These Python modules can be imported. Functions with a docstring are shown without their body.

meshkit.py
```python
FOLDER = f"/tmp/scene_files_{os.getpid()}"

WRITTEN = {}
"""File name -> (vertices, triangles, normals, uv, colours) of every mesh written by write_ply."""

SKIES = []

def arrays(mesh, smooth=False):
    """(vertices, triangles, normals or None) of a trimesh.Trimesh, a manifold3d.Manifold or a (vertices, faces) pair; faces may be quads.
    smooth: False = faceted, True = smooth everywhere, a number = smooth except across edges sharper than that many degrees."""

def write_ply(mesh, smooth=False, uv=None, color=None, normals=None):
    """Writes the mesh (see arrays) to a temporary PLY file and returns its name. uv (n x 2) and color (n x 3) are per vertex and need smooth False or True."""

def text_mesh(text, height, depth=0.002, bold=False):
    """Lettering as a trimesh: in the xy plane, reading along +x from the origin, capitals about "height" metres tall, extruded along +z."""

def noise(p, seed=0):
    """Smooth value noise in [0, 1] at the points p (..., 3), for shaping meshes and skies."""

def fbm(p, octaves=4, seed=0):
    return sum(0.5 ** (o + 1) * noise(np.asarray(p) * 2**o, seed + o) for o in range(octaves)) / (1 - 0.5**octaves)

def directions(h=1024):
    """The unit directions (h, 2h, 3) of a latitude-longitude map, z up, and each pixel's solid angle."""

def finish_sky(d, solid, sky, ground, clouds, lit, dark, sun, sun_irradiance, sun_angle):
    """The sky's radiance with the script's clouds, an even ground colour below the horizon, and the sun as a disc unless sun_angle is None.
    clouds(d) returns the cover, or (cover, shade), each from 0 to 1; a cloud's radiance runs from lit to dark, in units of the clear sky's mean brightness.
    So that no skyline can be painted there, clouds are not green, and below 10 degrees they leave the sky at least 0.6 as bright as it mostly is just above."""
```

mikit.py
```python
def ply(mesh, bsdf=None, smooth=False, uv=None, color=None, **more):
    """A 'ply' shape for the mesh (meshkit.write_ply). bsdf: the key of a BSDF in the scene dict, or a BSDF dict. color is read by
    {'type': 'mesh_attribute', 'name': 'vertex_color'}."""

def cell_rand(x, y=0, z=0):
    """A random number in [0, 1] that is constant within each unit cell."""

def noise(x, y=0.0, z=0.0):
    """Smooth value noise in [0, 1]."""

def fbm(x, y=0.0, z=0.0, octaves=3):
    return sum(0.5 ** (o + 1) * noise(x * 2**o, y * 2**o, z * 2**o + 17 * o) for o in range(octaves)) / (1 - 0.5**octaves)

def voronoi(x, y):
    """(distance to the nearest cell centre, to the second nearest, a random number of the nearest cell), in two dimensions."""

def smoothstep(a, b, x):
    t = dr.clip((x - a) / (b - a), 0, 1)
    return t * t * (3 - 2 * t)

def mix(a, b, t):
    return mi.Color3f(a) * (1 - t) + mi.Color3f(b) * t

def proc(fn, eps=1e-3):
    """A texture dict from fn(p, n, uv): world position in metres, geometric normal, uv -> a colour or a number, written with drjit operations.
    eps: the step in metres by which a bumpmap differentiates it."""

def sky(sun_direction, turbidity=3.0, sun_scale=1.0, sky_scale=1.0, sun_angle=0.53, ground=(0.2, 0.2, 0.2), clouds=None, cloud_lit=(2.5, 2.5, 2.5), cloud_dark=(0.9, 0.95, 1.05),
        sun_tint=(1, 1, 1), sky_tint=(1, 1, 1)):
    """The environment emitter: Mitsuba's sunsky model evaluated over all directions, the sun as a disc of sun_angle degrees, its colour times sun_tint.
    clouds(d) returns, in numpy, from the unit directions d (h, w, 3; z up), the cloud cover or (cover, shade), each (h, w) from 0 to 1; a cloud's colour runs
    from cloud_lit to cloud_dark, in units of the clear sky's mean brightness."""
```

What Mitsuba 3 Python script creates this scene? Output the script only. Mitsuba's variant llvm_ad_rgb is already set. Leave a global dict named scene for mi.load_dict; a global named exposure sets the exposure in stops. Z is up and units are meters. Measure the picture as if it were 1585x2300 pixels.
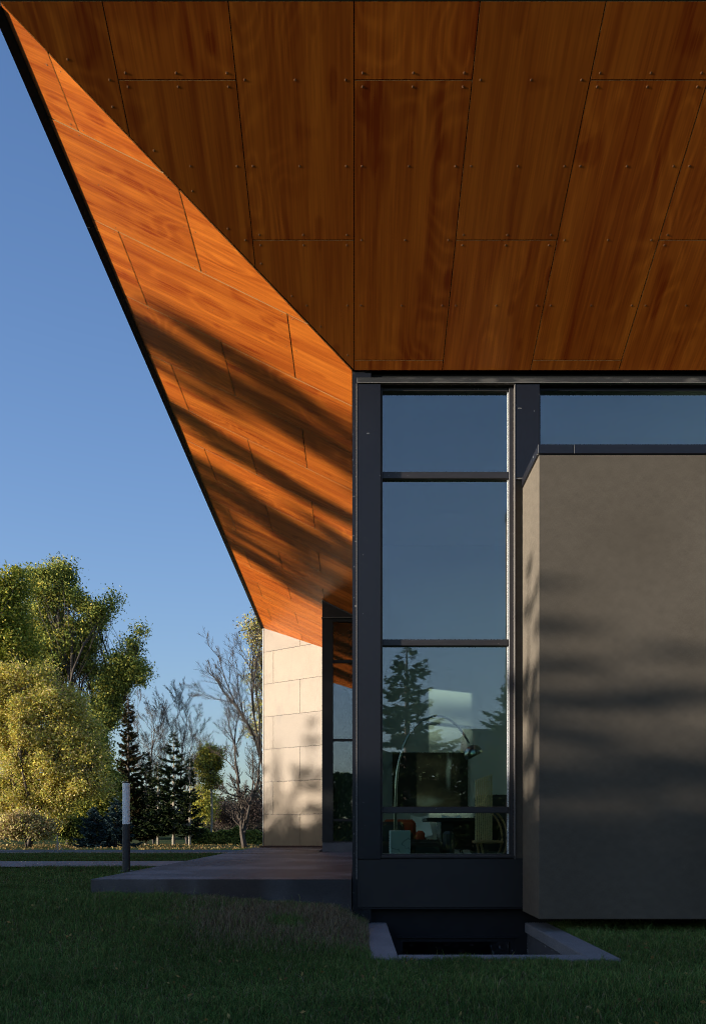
import math, random, meshkit
import numpy as np, trimesh, drjit as dr, mitsuba as mi, mikit
from shapely.geometry import Polygon, box as sbox
from shapely.ops import unary_union
from mikit import proc, noise, fbm, smoothstep, mix, cell_rand, voronoi

# ---------------------------------------------------------------- camera, light, exposure
T = mi.ScalarTransform4f
scene, labels = {}, {}
CAM_Z, F, CX, CY = 0.6, 1900.0, 790.0, 1860.0        # level camera with a vertical lens shift, picture units of 1585 x 2300
scene['camera'] = {'type': 'perspective', 'fov': 2 * math.degrees(math.atan(792.5 / F)), 'fov_axis': 'x',
                   'principal_point_offset_x': (CX - 792.5) / 1585.0, 'principal_point_offset_y': -(CY - 1150) / 2300.0,
                   'near_clip': 0.1, 'far_clip': 3000.0,
                   'to_world': T().look_at(origin=[0, 0, CAM_Z], target=[0, 1, CAM_Z], up=[0, 0, 1])}
SUN_EL, SUN_AZ = math.radians(6.0), math.radians(16.5)   # low sun from the left, a little behind the camera
SUN = (-math.cos(SUN_AZ) * math.cos(SUN_EL), -math.sin(SUN_AZ) * math.cos(SUN_EL), math.sin(SUN_EL))
scene['daylight'] = mikit.sky(SUN, turbidity=2.6, sun_scale=1.0, sky_scale=0.95, ground=(0.05, 0.06, 0.04), sun_tint=(1.32, 2.47, 10.7), sky_tint=(0.80, 1.03, 1.62))
exposure = 3.1

# ---------------------------------------------------------------- helpers
def at(px, py, d):
    """The point at distance d that photograph pixel (px, py) was measured at."""
    return np.array([(px - CX) / F * d, d, CAM_Z + (CY - py) / F * d])
def X(px, d=10.0): return (px - CX) / F * d
def Z(py, d=10.0): return CAM_Z + (CY - py) / F * d

def numbered(name):
    k, n = name, 0
    while k in scene or k in labels or k in used:
        n += 1
        k = f'{name}_{n:03d}'
    used.add(k)
    return k
used = set()
def cat(ms):
    """Several (v, f) meshes as one."""
    vs, fs, o = [], [], 0
    for m in ms:
        v, f = (np.asarray(m.vertices), np.asarray(m.faces)) if hasattr(m, 'vertices') else m
        vs.append(v); fs.append(np.asarray(f) + o); o += len(v)
    return np.vstack(vs), np.vstack(fs)
def add(name, mesh, bsdf, parent=None, smooth=False, **kw):
    key = numbered((parent + '__' if parent else '') + name)
    scene[key] = mikit.ply(mesh, bsdf, smooth=smooth, **kw)
    return key
def tag(key, label=None, category=None, group=None, kind=None):
    e = labels.setdefault(key, {})
    for k, v in (('label', label), ('category', category), ('group', group), ('kind', kind)):
        if v: e[k] = v
    return key
def thing(name, label, category, group=None):
    return tag(numbered(name), label, category, group)
def struct(name, mesh, bsdf, label=None, **kw):
    return tag(add(name, mesh, bsdf, **kw), label, kind='structure')

def box(x0, x1, y0, y1, z0, z1, c=0.0):
    """A box, its edges chamfered by c."""
    x0, x1 = sorted((x0, x1)); y0, y1 = sorted((y0, y1)); z0, z1 = sorted((z0, z1))
    if c <= 0:
        m = trimesh.creation.box(extents=(x1 - x0, y1 - y0, z1 - z0))
        m.apply_translation(((x0 + x1) / 2, (y0 + y1) / 2, (z0 + z1) / 2))
        return m
    c = min(c, (x1 - x0) / 2.5, (y1 - y0) / 2.5, (z1 - z0) / 2.5)
    pts = []
    for x, sx in ((x0, 1), (x1, -1)):
        for y, sy in ((y0, 1), (y1, -1)):
            for z, sz in ((z0, 1), (z1, -1)):
                pts += [(x, y + sy * c, z + sz * c), (x + sx * c, y, z + sz * c), (x + sx * c, y + sy * c, z)]
    return trimesh.convex.convex_hull(np.array(pts))
def tube(p, r, sides=5):
    p = np.asarray(p, float); r = np.broadcast_to(r, (len(p),))
    t = np.gradient(p, axis=0); t /= np.linalg.norm(t, axis=1, keepdims=True) + 1e-12
    ref = np.array([0, 0, 1.0]) if abs(t[0, 2]) < 0.9 else np.array([1.0, 0, 0])
    a = np.cross(t, ref); a /= np.linalg.norm(a, axis=1, keepdims=True) + 1e-12
    b = np.cross(t, a); ang = np.arange(sides) * 2 * np.pi / sides
    v = p[:, None] + r[:, None, None] * (np.cos(ang)[None, :, None] * a[:, None] + np.sin(ang)[None, :, None] * b[:, None])
    i, j = np.meshgrid(np.arange(len(p) - 1), np.arange(sides), indexing='ij')
    q = np.stack([i * sides + j, i * sides + (j + 1) % sides, (i + 1) * sides + (j + 1) % sides, (i + 1) * sides + j], -1).reshape(-1, 4)
    f = np.vstack([q[:, [0, 1, 2]], q[:, [0, 2, 3]]])
    n = len(p)
    caps = [[0, k + 1, k] for k in range(1, sides - 1)] + [[(n - 1) * sides, (n - 1) * sides + k, (n - 1) * sides + k + 1] for k in range(1, sides - 1)]
    return v.reshape(-1, 3), np.vstack([f, np.array(caps)])
def lathe(profile, sides=32):
    m = trimesh.creation.revolve(np.array(profile, float), sections=sides)
    return m
def arrays(m): return np.asarray(m.vertices, float), np.asarray(m.faces)

# ---------------------------------------------------------------- materials
def mat(name, d):
    scene[name] = d
    return name
def rgb(*c): return {'type': 'rgb', 'value': list(c)}
def pr(color, rough=0.5, metallic=0.0, spec=0.5, **kw):
    return {'type': 'twosided', 'bsdf': {'type': 'principled', 'base_color': color, 'roughness': rough, 'metallic': metallic, 'specular': spec, **kw}}
def bump(tex, scale, inner):
    return {'type': 'bumpmap', 'arbitrary': tex, 'scale': scale, 'bsdf': inner}

def plywood(p, n, uv):
    edge = uv.x > 4000.0                                 # the raw pale edge of a sheet
    u, v = dr.select(edge, uv.x - 5000.0, uv.x), uv.y    # v runs along the grain
    warp = noise(u * 2.0, v * 0.8, 3.0) - 0.5
    h = noise(u * 2.3 + warp * 0.5, v * 0.75, 7.0) + 0.45 * noise(u * 4.6, v * 2.0, 11.0) + 0.05 * noise(u * 14.0, v * 3.0, 5.0)
    s = 0.5 + 0.5 * dr.sin(h * 40.0)
    s = s * s
    streak = fbm(u * 7.0 + warp, v * 0.35, 2.0, 3)
    fine = noise(u * 95.0, v * 3.2, 1.0)
    figure = smoothstep(0.25, 0.65, noise(u * 2.0, v * 0.6, 23.0))
    t = 0.16 + 0.66 * streak + 0.17 * (s - 0.5) * figure + 0.24 * (fine - 0.5) + 0.20 * (noise(u * 38.0, v * 1.4, 13.0) - 0.5)
    knot = smoothstep(0.84, 0.95, noise(u * 6.0, v * 2.6, 31.0))
    t = t - 0.22 * knot
    c = mix((0.37, 0.052, 0.0034), (0.88, 0.242, 0.0250), dr.clip(t * 1.25 - 0.12, 0, 1))
    tone = 0.88 + 0.24 * cell_rand(dr.floor(u / 20.0), dr.floor(v / 20.0), 5.0)
    return dr.select(edge, mi.Color3f(0.55, 0.32, 0.14), c * tone)
mat('plywood', pr(proc(plywood), 0.42, spec=0.35))
mat('bolt_metal', pr(rgb(0.30, 0.13, 0.06), 0.3, spec=0.6))
mat('black_gap', pr(rgb(0.012, 0.012, 0.012), 0.8, spec=0.2))

def specks(p, k=1.0):
    """Dried splashes and cobweb bits on metal."""
    a = noise(p.x * 46.0, p.y * 46.0, p.z * 30.0)
    b = noise(p.x * 3.0, p.y * 3.0, p.z * 1.4)
    return smoothstep(0.90, 0.94, a) * smoothstep(0.52, 0.7, b) * k
def metal_dark(p, n, uv):
    c = mix((0.0065, 0.0063, 0.0088), (0.0100, 0.0098, 0.0130), fbm(p.x * 2.0, p.y * 2.0, p.z * 1.3, 3))
    return mix(c, (0.32, 0.31, 0.29), specks(p, 0.7))
mat('dark_metal', pr(proc(metal_dark), 0.38, spec=0.5))
def metal_bronze(p, n, uv):
    c = mix((0.022, 0.019, 0.0185), (0.036, 0.031, 0.030), fbm(p.x * 6.0, p.y * 6.0, p.z * 40.0, 3))
    return mix(c, (0.32, 0.30, 0.27), specks(p, 0.5))
mat('bronze_frame', pr(proc(metal_bronze), 0.4, spec=0.5))
mat('black_trim', pr(rgb(0.02, 0.02, 0.018), 0.5, spec=0.4))
def dust_metal(p, n, uv):
    g = smoothstep(0.45, 0.75, fbm(p.x * 5.0, p.y * 8.0, p.z * 18.0, 4))
    c = mix((0.03, 0.029, 0.028), (0.09, 0.084, 0.076), g)
    return mix(c, (0.4, 0.38, 0.35), specks(p, 0.8))
mat('dusty_flashing', pr(proc(dust_metal), 0.55, spec=0.4))
mat('bare_edge', pr(rgb(0.14, 0.127, 0.116), 0.4, spec=0.5))

def stucco_h(p, n, uv): return fbm(p.x * 130.0, p.y * 130.0, p.z * 130.0, 2)
def stucco_c(p, n, uv):
    a = fbm(p.x * 1.3, p.y * 1.3, p.z * 0.8, 3)
    g = noise(p.x * 150.0, p.y * 150.0, p.z * 150.0)
    return mix((0.084, 0.069, 0.052), (0.116, 0.097, 0.075), a) * (0.84 + 0.32 * g) * (0.88 + 0.24 * fbm(p.x * 16.0, p.y * 16.0, p.z * 16.0, 3))
mat('stucco', bump(proc(stucco_h, 2e-3), 0.0012, pr(proc(stucco_c), 0.9, spec=0.15)))
def dado_c(p, n, uv): return mix((0.0165, 0.0155, 0.0155), (0.025, 0.0235, 0.0225), fbm(p.x * 2.0, p.y, p.z * 2.0, 3))
mat('dado_metal', pr(proc(dado_c), 0.5, spec=0.4))
def found_c(p, n, uv): return mix((0.011, 0.011, 0.013), (0.021, 0.021, 0.022), fbm(p.x * 4.0, p.y * 4.0, p.z * 4.0, 4))
mat('foundation_coat', pr(proc(found_c), 0.8, spec=0.2))

def gold_c(p, n, uv):
    a = fbm(p.x * 1.2, p.y * 1.2, p.z * 1.2, 4)
    g = noise(p.x * 30.0, p.y * 30.0, p.z * 30.0)
    st = smoothstep(0.55, 0.8, fbm(p.x * 5.0, p.y * 5.0, p.z * 0.9, 4))
    return mix((0.18, 0.112, 0.052), (0.25, 0.168, 0.088), a) * (0.94 + 0.12 * g) * (1.0 - 0.16 * st) * (0.80 + 0.30 * cell_rand(uv.x, uv.y, 2.0))
mat('tan_panel', pr(proc(gold_c), 0.5, spec=0.4))
def conc_c(p, n, uv):
    a = fbm(p.x * 1.1, p.y * 1.1, p.z * 1.1, 5)
    b = smoothstep(0.48, 0.62, fbm(p.x * 0.7 + 4.0, p.y * 0.55, 1.0, 5))
    g = noise(p.x * 70.0, p.y * 70.0, p.z * 70.0)
    c = mix((0.036, 0.034, 0.036), (0.105, 0.099, 0.101), smoothstep(0.3, 0.7, a))
    return mix(c, (0.034, 0.022, 0.017), b * 0.8) * (0.86 + 0.28 * g)
mat('slab_concrete', pr(proc(conc_c), 0.58, spec=0.3))
def curb_c(p, n, uv):
    a = fbm(p.x * 3.0, p.y * 3.0, p.z * 3.0, 5); g = noise(p.x * 90.0, p.y * 90.0, p.z * 90.0)
    return mix((0.115, 0.115, 0.122), (0.18, 0.18, 0.186), a) * (0.84 + 0.3 * g)
mat('curb_concrete', pr(proc(curb_c), 0.8, spec=0.25))
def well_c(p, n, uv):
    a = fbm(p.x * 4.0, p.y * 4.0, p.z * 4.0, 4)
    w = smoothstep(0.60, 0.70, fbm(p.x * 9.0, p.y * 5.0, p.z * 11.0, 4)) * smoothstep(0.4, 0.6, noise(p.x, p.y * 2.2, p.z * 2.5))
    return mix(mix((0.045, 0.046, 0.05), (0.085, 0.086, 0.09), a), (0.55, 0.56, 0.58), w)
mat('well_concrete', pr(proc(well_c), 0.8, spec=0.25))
def ground_c(p, n, uv):
    a = fbm(p.x * 0.35, p.y * 0.35, 0.0, 4); b = fbm(p.x * 3.0, p.y * 3.0, 2.0, 4); g = noise(p.x * 25.0, p.y * 25.0, 3.0)
    c = mix((0.020, 0.040, 0.010), (0.046, 0.064, 0.018), a * 0.6 + b * 0.4)
    c = mix(c, (0.090, 0.086, 0.028), smoothstep(0.42, 0.70, fbm(p.x * 0.22 + 3.0, p.y * 0.22, 8.0, 4)) * 0.8)       # drier olive patches
    dry = smoothstep(0.55, 0.7, fbm(p.x * 0.9 + 7.0, p.y * 0.9, 5.0, 4))
    return mix(c, (0.085, 0.068, 0.040), dry * 0.5) * (0.6 + 0.8 * g)
def ground_h(p, n, uv): return fbm(p.x * 9.0, p.y * 9.0, 0.0, 4)
mat('turf', bump(proc(ground_h, 1e-2), 0.05, pr(proc(ground_c), 0.95, spec=0.1)))
def road_c(p, n, uv):
    g = noise(p.x * 40.0, p.y * 40.0, 0.0); a = fbm(p.x * 0.5, p.y * 0.5, 0.0, 4)
    return mix((0.055, 0.054, 0.056), (0.095, 0.092, 0.092), a) * (0.7 + 0.6 * g)
mat('asphalt', pr(proc(road_c), 0.8, spec=0.3))
def gravel_c(p, n, uv):
    d1, d2, r = voronoi(p.x * 9.0, p.y * 9.0)
    return mix((0.13, 0.105, 0.078), (0.30, 0.265, 0.22), r) * (0.55 + 0.45 * smoothstep(0.02, 0.3, d2 - d1))
mat('gravel', pr(proc(gravel_c), 0.9, spec=0.2))
def path_c(p, n, uv):
    a = fbm(p.x * 0.8, p.y * 0.8, 0.0, 5); g = noise(p.x * 50.0, p.y * 50.0, 0.0)
    return mix((0.13, 0.12, 0.115), (0.21, 0.20, 0.19), a) * (0.85 + 0.3 * g)
mat('path_concrete', pr(proc(path_c), 0.8, spec=0.25))
def mulch_c(p, n, uv):
    d1, d2, r = voronoi(p.x * 22.0, p.y * 14.0)
    return mix((0.02, 0.013, 0.010), (0.075, 0.045, 0.032), r)
mat('mulch', pr(proc(mulch_c), 0.95, spec=0.1))
VC = {'type': 'mesh_attribute', 'name': 'vertex_color'}
mat('leaf', {'type': 'principledthin', 'base_color': VC, 'roughness': 0.55, 'diff_trans': 0.45, 'spec_trans': 0.0})
mat('needle', {'type': 'twosided', 'bsdf': {'type': 'diffuse', 'reflectance': VC}})
mat('blade', {'type': 'twosided', 'bsdf': {'type': 'diffuse', 'reflectance': VC}})
def bark_c(p, n, uv):
    return mix((0.045, 0.034, 0.026), (0.13, 0.105, 0.085), fbm(p.x * 6.0, p.y * 6.0, p.z * 2.0, 3))
mat('bark', pr(proc(bark_c), 0.95, spec=0.1))
mat('pale_bark', pr(rgb(0.34, 0.29, 0.22), 0.95, spec=0.1))
mat('grey_bark', pr(rgb(0.13, 0.105, 0.09), 0.95, spec=0.1))
GLASS = mat('window_glass', {'type': 'thindielectric', 'int_ior': 2.1, 'specular_transmittance': rgb(0.58, 0.85, 0.71)})
mat('room_paint', pr(rgb(0.55, 0.55, 0.52), 0.9, spec=0.2))
mat('room_wood_floor', pr(rgb(0.12, 0.085, 0.06), 0.5))
mat('white_paint', pr(rgb(0.75, 0.75, 0.73), 0.6))
mat('chrome', pr(rgb(0.36, 0.36, 0.35), 0.18, metallic=1.0))
def marble_c(p, n, uv):
    v = fbm(p.x * 7.0, p.y * 7.0, p.z * 5.0, 4)
    return mix((0.78, 0.78, 0.77), (0.40, 0.41, 0.42), smoothstep(0.035, 0.0, dr.abs(v - 0.5)))
mat('marble', pr(proc(marble_c), 0.25))
mat('black_lacquer', pr(rgb(0.012, 0.012, 0.012), 0.2))
mat('black_leather', pr(rgb(0.02, 0.02, 0.02), 0.5))
mat('red_fabric', pr(rgb(0.30, 0.05, 0.02), 0.9, spec=0.1))
mat('slat_wood', pr(rgb(0.56, 0.43, 0.24), 0.6))
mat('bent_wood', pr(rgb(0.30, 0.17, 0.08), 0.5))
mat('lamp_acrylic', pr(rgb(0.80, 0.81, 0.82), 0.35))
mat('lamp_post_paint', pr(rgb(0.032, 0.031, 0.032), 0.5))
mat('roof_membrane', pr(rgb(0.05, 0.05, 0.05), 0.9, spec=0.1))

# ---------------------------------------------------------------- terrain
def mk_fbm(x, y): return meshkit.fbm(np.stack([x, y, 0 * x], -1), 3)
def lerp(a, b, t): return a + (b - a) * t
def sst(a, b, x):
    t = np.clip((x - a) / (b - a), 0, 1); return t * t * (3 - 2 * t)
def ground_z(x, y):
    x, y = np.asarray(x, float), np.asarray(y, float)
    far = np.interp(y, [10, 14, 17.2, 23, 28, 35, 55, 110, 300], [-0.13, -0.085, -0.10, -0.17, -0.25, -0.32, -0.52, -0.95, -1.2])
    near = np.interp(y, [-300, -40, 0, 5, 7.4, 8.8, 10.2], [-1.0, -0.9, -0.62, -0.575, -0.565, -0.572, -0.575])
    rise = np.interp(x, [-9, -3.2, -1.9, -0.9, -0.25, 0.2], [-0.11, -0.17, -0.22, -0.28, -0.35, -0.565])     # bank in front of the slab
    front = lerp(near, rise, sst(7.2, 9.7, y + 0.25 * np.clip(-x - 3, 0, 6)))
    z = lerp(front, far, sst(9.8, 11.8, y) * sst(0.5, -2.9, x))
    z = np.where(x > -3.0, np.where(y > 9.9, np.minimum(z, -0.2 - 0.32 * sst(-2.9, 0.5, x)), z), z)
    z = np.where((y > 30) & (x > -3.0), far, z)
    return z
gx = np.unique(np.concatenate([np.linspace(-900, -60, 22), np.linspace(-60, -12, 33), np.linspace(-12, 7, 96), np.linspace(7, 60, 20), np.linspace(60, 900, 20)]))
gy = np.unique(np.concatenate([np.linspace(-900, -40, 20), np.linspace(-40, 3, 16), np.linspace(3, 13, 81), np.linspace(13, 40, 55), np.linspace(40, 120, 30), np.linspace(120, 1500, 30)]))
GX, GY = np.meshgrid(gx, gy, indexing='ij')
GZ = ground_z(GX, GY) + 0.02 * (np.sin(GX * 1.7 + GY * 0.9) * np.sin(GY * 1.3 - GX * 0.6)) * ((GY < 9.5) & (GY > 3))
WELL = dict(x0=0.147, x1=2.28, y0=7.32, y1=10.05, c=0.24)
idx = np.arange(GX.size).reshape(GX.shape)
q = np.stack([idx[:-1, :-1], idx[1:, :-1], idx[1:, 1:], idx[:-1, 1:]], -1).reshape(-1, 4)
qc_x = (GX[:-1, :-1] + GX[1:, 1:]).ravel() / 2; qc_y = (GY[:-1, :-1] + GY[1:, 1:]).ravel() / 2
inside = (qc_x > WELL['x0'] + 0.12) & (qc_x < WELL['x1'] - 0.12) & (qc_y > WELL['y0'] + 0.12) & (qc_y < 11.5)
struct('lawn', (np.stack([GX, GY, GZ], -1).reshape(-1, 3), q[~inside]), 'turf', smooth=True)

def drape(poly, lift, nx=40, ny=14):
    """A quadrilateral (4 corners in plan, in order) as a sheet lying on the ground."""
    a, b, c, d = [np.array(p, float) for p in poly]
    s, t = np.meshgrid(np.linspace(0, 1, nx), np.linspace(0, 1, ny), indexing='ij')
    s, t = s[..., None], t[..., None]
    p = (1 - s) * (1 - t) * a + s * (1 - t) * b + s * t * c + (1 - s) * t * d
    z = ground_z(p[..., 0], p[..., 1]) + lift
    i = np.arange(nx * ny).reshape(nx, ny)
    q = np.stack([i[:-1, :-1], i[1:, :-1], i[1:, 1:], i[:-1, 1:]], -1).reshape(-1, 4)
    return np.concatenate([p, z[..., None]], -1).reshape(-1, 3), q
PATH = [(-14.5, 13.6), (-3.1, 14.6), (-3.1, 17.3), (-14.5, 16.8)]
struct('path', drape(PATH, 0.03), 'path_concrete')
struct('driveway', drape([(-70, 29.2), (-2.6, 29.6), (-2.0, 34.0), (-70, 34.5)], 0.03, 80), 'asphalt')
struct('gravel_verge', drape([(-70, 26.6), (-4.6, 26.6), (-2.6, 29.59), (-70, 29.19)], 0.025, 80), 'gravel')

# porch slab: top at the house floor level
def slab():
    pl = Polygon([(-3.08, 9.9), (-0.03, 9.9), (-0.03, 21.3), (-0.9, 21.3), (-0.9, 26.2), (-3.08, 26.2)])
    m = trimesh.creation.extrude_polygon(pl, 0.9, engine='earcut'); m.apply_translation((0, 0, -0.9))
    v, f = arrays(m)
    n = np.cross(v[f[:, 1]] - v[f[:, 0]], v[f[:, 2]] - v[f[:, 0]])
    top = n[:, 2] > 0
    return (v, f[top]), (v, f[~top])
top, side = slab()
struct('porch_slab', top, 'slab_concrete')
key = add('slab_edge', side, 'slab_concrete', 'porch_slab')
chips = []
rs = np.random.default_rng(3)
struct('planting_bed', (np.array([[-3.0, 26.25, -0.02], [-0.9, 26.25, -0.02], [-0.9, 27.7, -0.0], [-3.0, 29.1, -0.0]]), np.array([[0, 1, 2, 3]])), 'mulch')
cs = []
for _ in range(500):
    x, y = rs.uniform(-2.95, -0.95), rs.uniform(26.3, 27.9)
    m = trimesh.creation.icosphere(0, rs.uniform(0.02, 0.05)); m.apply_scale((1.6, 0.8, 0.6))
    m.apply_transform(trimesh.transformations.rotation_matrix(rs.uniform(0, 6.3), (0, 0, 1))); m.apply_translation((x, y, 0.0))
    cs.append(m)
tag(add('mulch_chips', cat(cs), 'mulch'), 'dark bark mulch scattered at the foot of the tan wall', 'mulch', kind='stuff')

# ---------------------------------------------------------------- the house
H = thing('house', 'modern house with angular plywood soffit, dark steel windows and taupe stucco box', 'house')
WALL_Z, K_SIDE, K_FRONT = 6.0, 0.489, 0.4745
EAVE_F, EAVE_X = 6.98, -2.93
def zf(y): return WALL_Z + K_FRONT * (10.0 - y)
def zs(x): return WALL_Z - K_SIDE * x
mitre = EAVE_X / (10.0 - EAVE_F)                       # x per metre in front of the corner
FRONT = Polygon([(0.0, 9.985), (EAVE_X, EAVE_F), (9.0, EAVE_F), (9.0, 9.985)])
SIDE = Polygon([(-0.02, 10.0), (EAVE_X, EAVE_F), (-3.13, 29.3), (-0.02, 26.85)])
GAP, THK = 0.0045, 0.012
rng = random.Random(5)
def soffit_panel(poly, zfun, nrm, along_y, parent):
    """One sheet: polygon in plan, lifted onto the sloping plane, with real thickness; uv in metres along the grain."""
    g = poly.buffer(-GAP if along_y else -0.007, join_style=2)
    if g.is_empty or g.area < 0.004 or g.geom_type != 'Polygon': return
    m = trimesh.creation.extrude_polygon(g, THK, engine='earcut')
    v, f = arrays(m)
    h = v[:, 2].copy()
    p = np.stack([v[:, 0], v[:, 1], np.array([zfun(x, y) for x, y in v[:, :2]])], 1)
    wob = rng.uniform(0.0, 0.0006 if along_y else 0.002)
    p = p + nrm * (h - THK + wob)[:, None] * -1.0 * -1.0
    ou, ov = rng.randint(0, 40) * 20 + 10.0, rng.randint(0, 40) * 20 + 10.0
    c = v[:, :2].mean(0)
    u, w = (v[:, 0] - c[0], (v[:, 1] - c[1]) * 1.1) if along_y else (v[:, 1] - c[1], (v[:, 0] - c[0]) * 1.1)
    tri = v[f]; flat = np.abs(np.cross(tri[:, 1] - tri[:, 0], tri[:, 2] - tri[:, 0])[:, 2]) > 1e-9
    uvs = np.stack([u + ou, w + ov], 1)
    P, UV = np.vstack([p, p]), np.vstack([uvs, uvs + [5000.0, 0.0]])
    FF = np.where(flat[:, None], f, f + len(p))
    add('panel', (P, FF[:, ::-1]), 'plywood', parent, uv=UV)
def dome(r=0.0115, h=0.0026):
    ang = np.arange(8) * np.pi / 4
    v = [[r * math.cos(a), r * math.sin(a), 0] for a in ang] + [[r * .8 * math.cos(a), r * .8 * math.sin(a), h * .65] for a in ang] + [[0, 0, h]]
    f = []
    for i in range(8):
        j = (i + 1) % 8
        f += [[i, j, 8 + j], [i, 8 + j, 8 + i], [8 + i, 8 + j, 16]]
    return np.array(v), np.array(f)
DV, DF = dome()
def bolts_mesh(pts, zfun, nrm):
    t1 = np.cross(nrm, [0.3, 0.9, 0.1]); t1 /= np.linalg.norm(t1); t2 = np.cross(nrm, t1)
    out = []
    for x, y in pts:
        c = np.array([x, y, zfun(x, y)])
        out.append((c + DV[:, :1] * t1 + DV[:, 1:2] * t2 + DV[:, 2:] * nrm, DF))
    return cat(out)
nF = np.array([0, -K_FRONT, -1.0]); nF /= np.linalg.norm(nF)      # faces down and towards the camera
nS = np.array([-K_SIDE, 0, -1.0]); nS /= np.linalg.norm(nS)
ZF = lambda x, y: zf(y)
ZS = lambda x, y: zs(x)
def sheet(poly, zfun, nrm, off):
    v, f = trimesh.creation.triangulate_polygon(poly, engine='earcut')
    p = np.array([[x, y, zfun(x, y)] for x, y in v]) - nrm * off
    return p, f
FS = add('front_soffit', sheet(FRONT, ZF, nF, 0.014), 'black_gap', H)
COLW = 1.04
rowsA, rowsB = [7.461, 9.867], [8.669]
steps = [7.461, 8.066, 8.669, 9.283, 9.93]
fb = []
for k in range(-4, 8):
    x0, x1 = k * COLW, (k + 1) * COLW
    cuts = [6.0] + (rowsA if k % 2 == 0 else rowsB) + [10.2]
    for a, b in zip(cuts[:-1], cuts[1:]):
        soffit_panel(sbox(x0, a, x1, b).intersection(FRONT), ZF, nF, True, FS)
    for y in steps + [9.80]:
        seam = y in (rowsA if k % 2 == 0 else rowsB)
        if y == 9.80: 
            continue
        for x in (x0 + 0.075, (x0 + x1) / 2, x1 - 0.075):
            for yy in ((y - 0.045, y + 0.045) if seam else (y,)):
                if FRONT.buffer(-0.05).contains(sbox(x - .01, yy - .01, x + .01, yy + .01)): fb.append((x, yy))
for i in range(9):                                    # along the mitre
    y = EAVE_F + 0.35 + i * 0.31
    x = mitre * (10 - y) + 0.09
    fb.append((x + 0.02, y))
tag(add('bolt', bolts_mesh(fb, ZF, nF), 'bolt_metal', FS, smooth=40), kind='stuff')
SS = add('side_soffit', sheet(SIDE, ZS, nS, 0.014), 'black_gap', H)
lines = [5.4, 6.76] + [8.12 + 1.36 * i for i in range(17)]
sb = []
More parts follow.
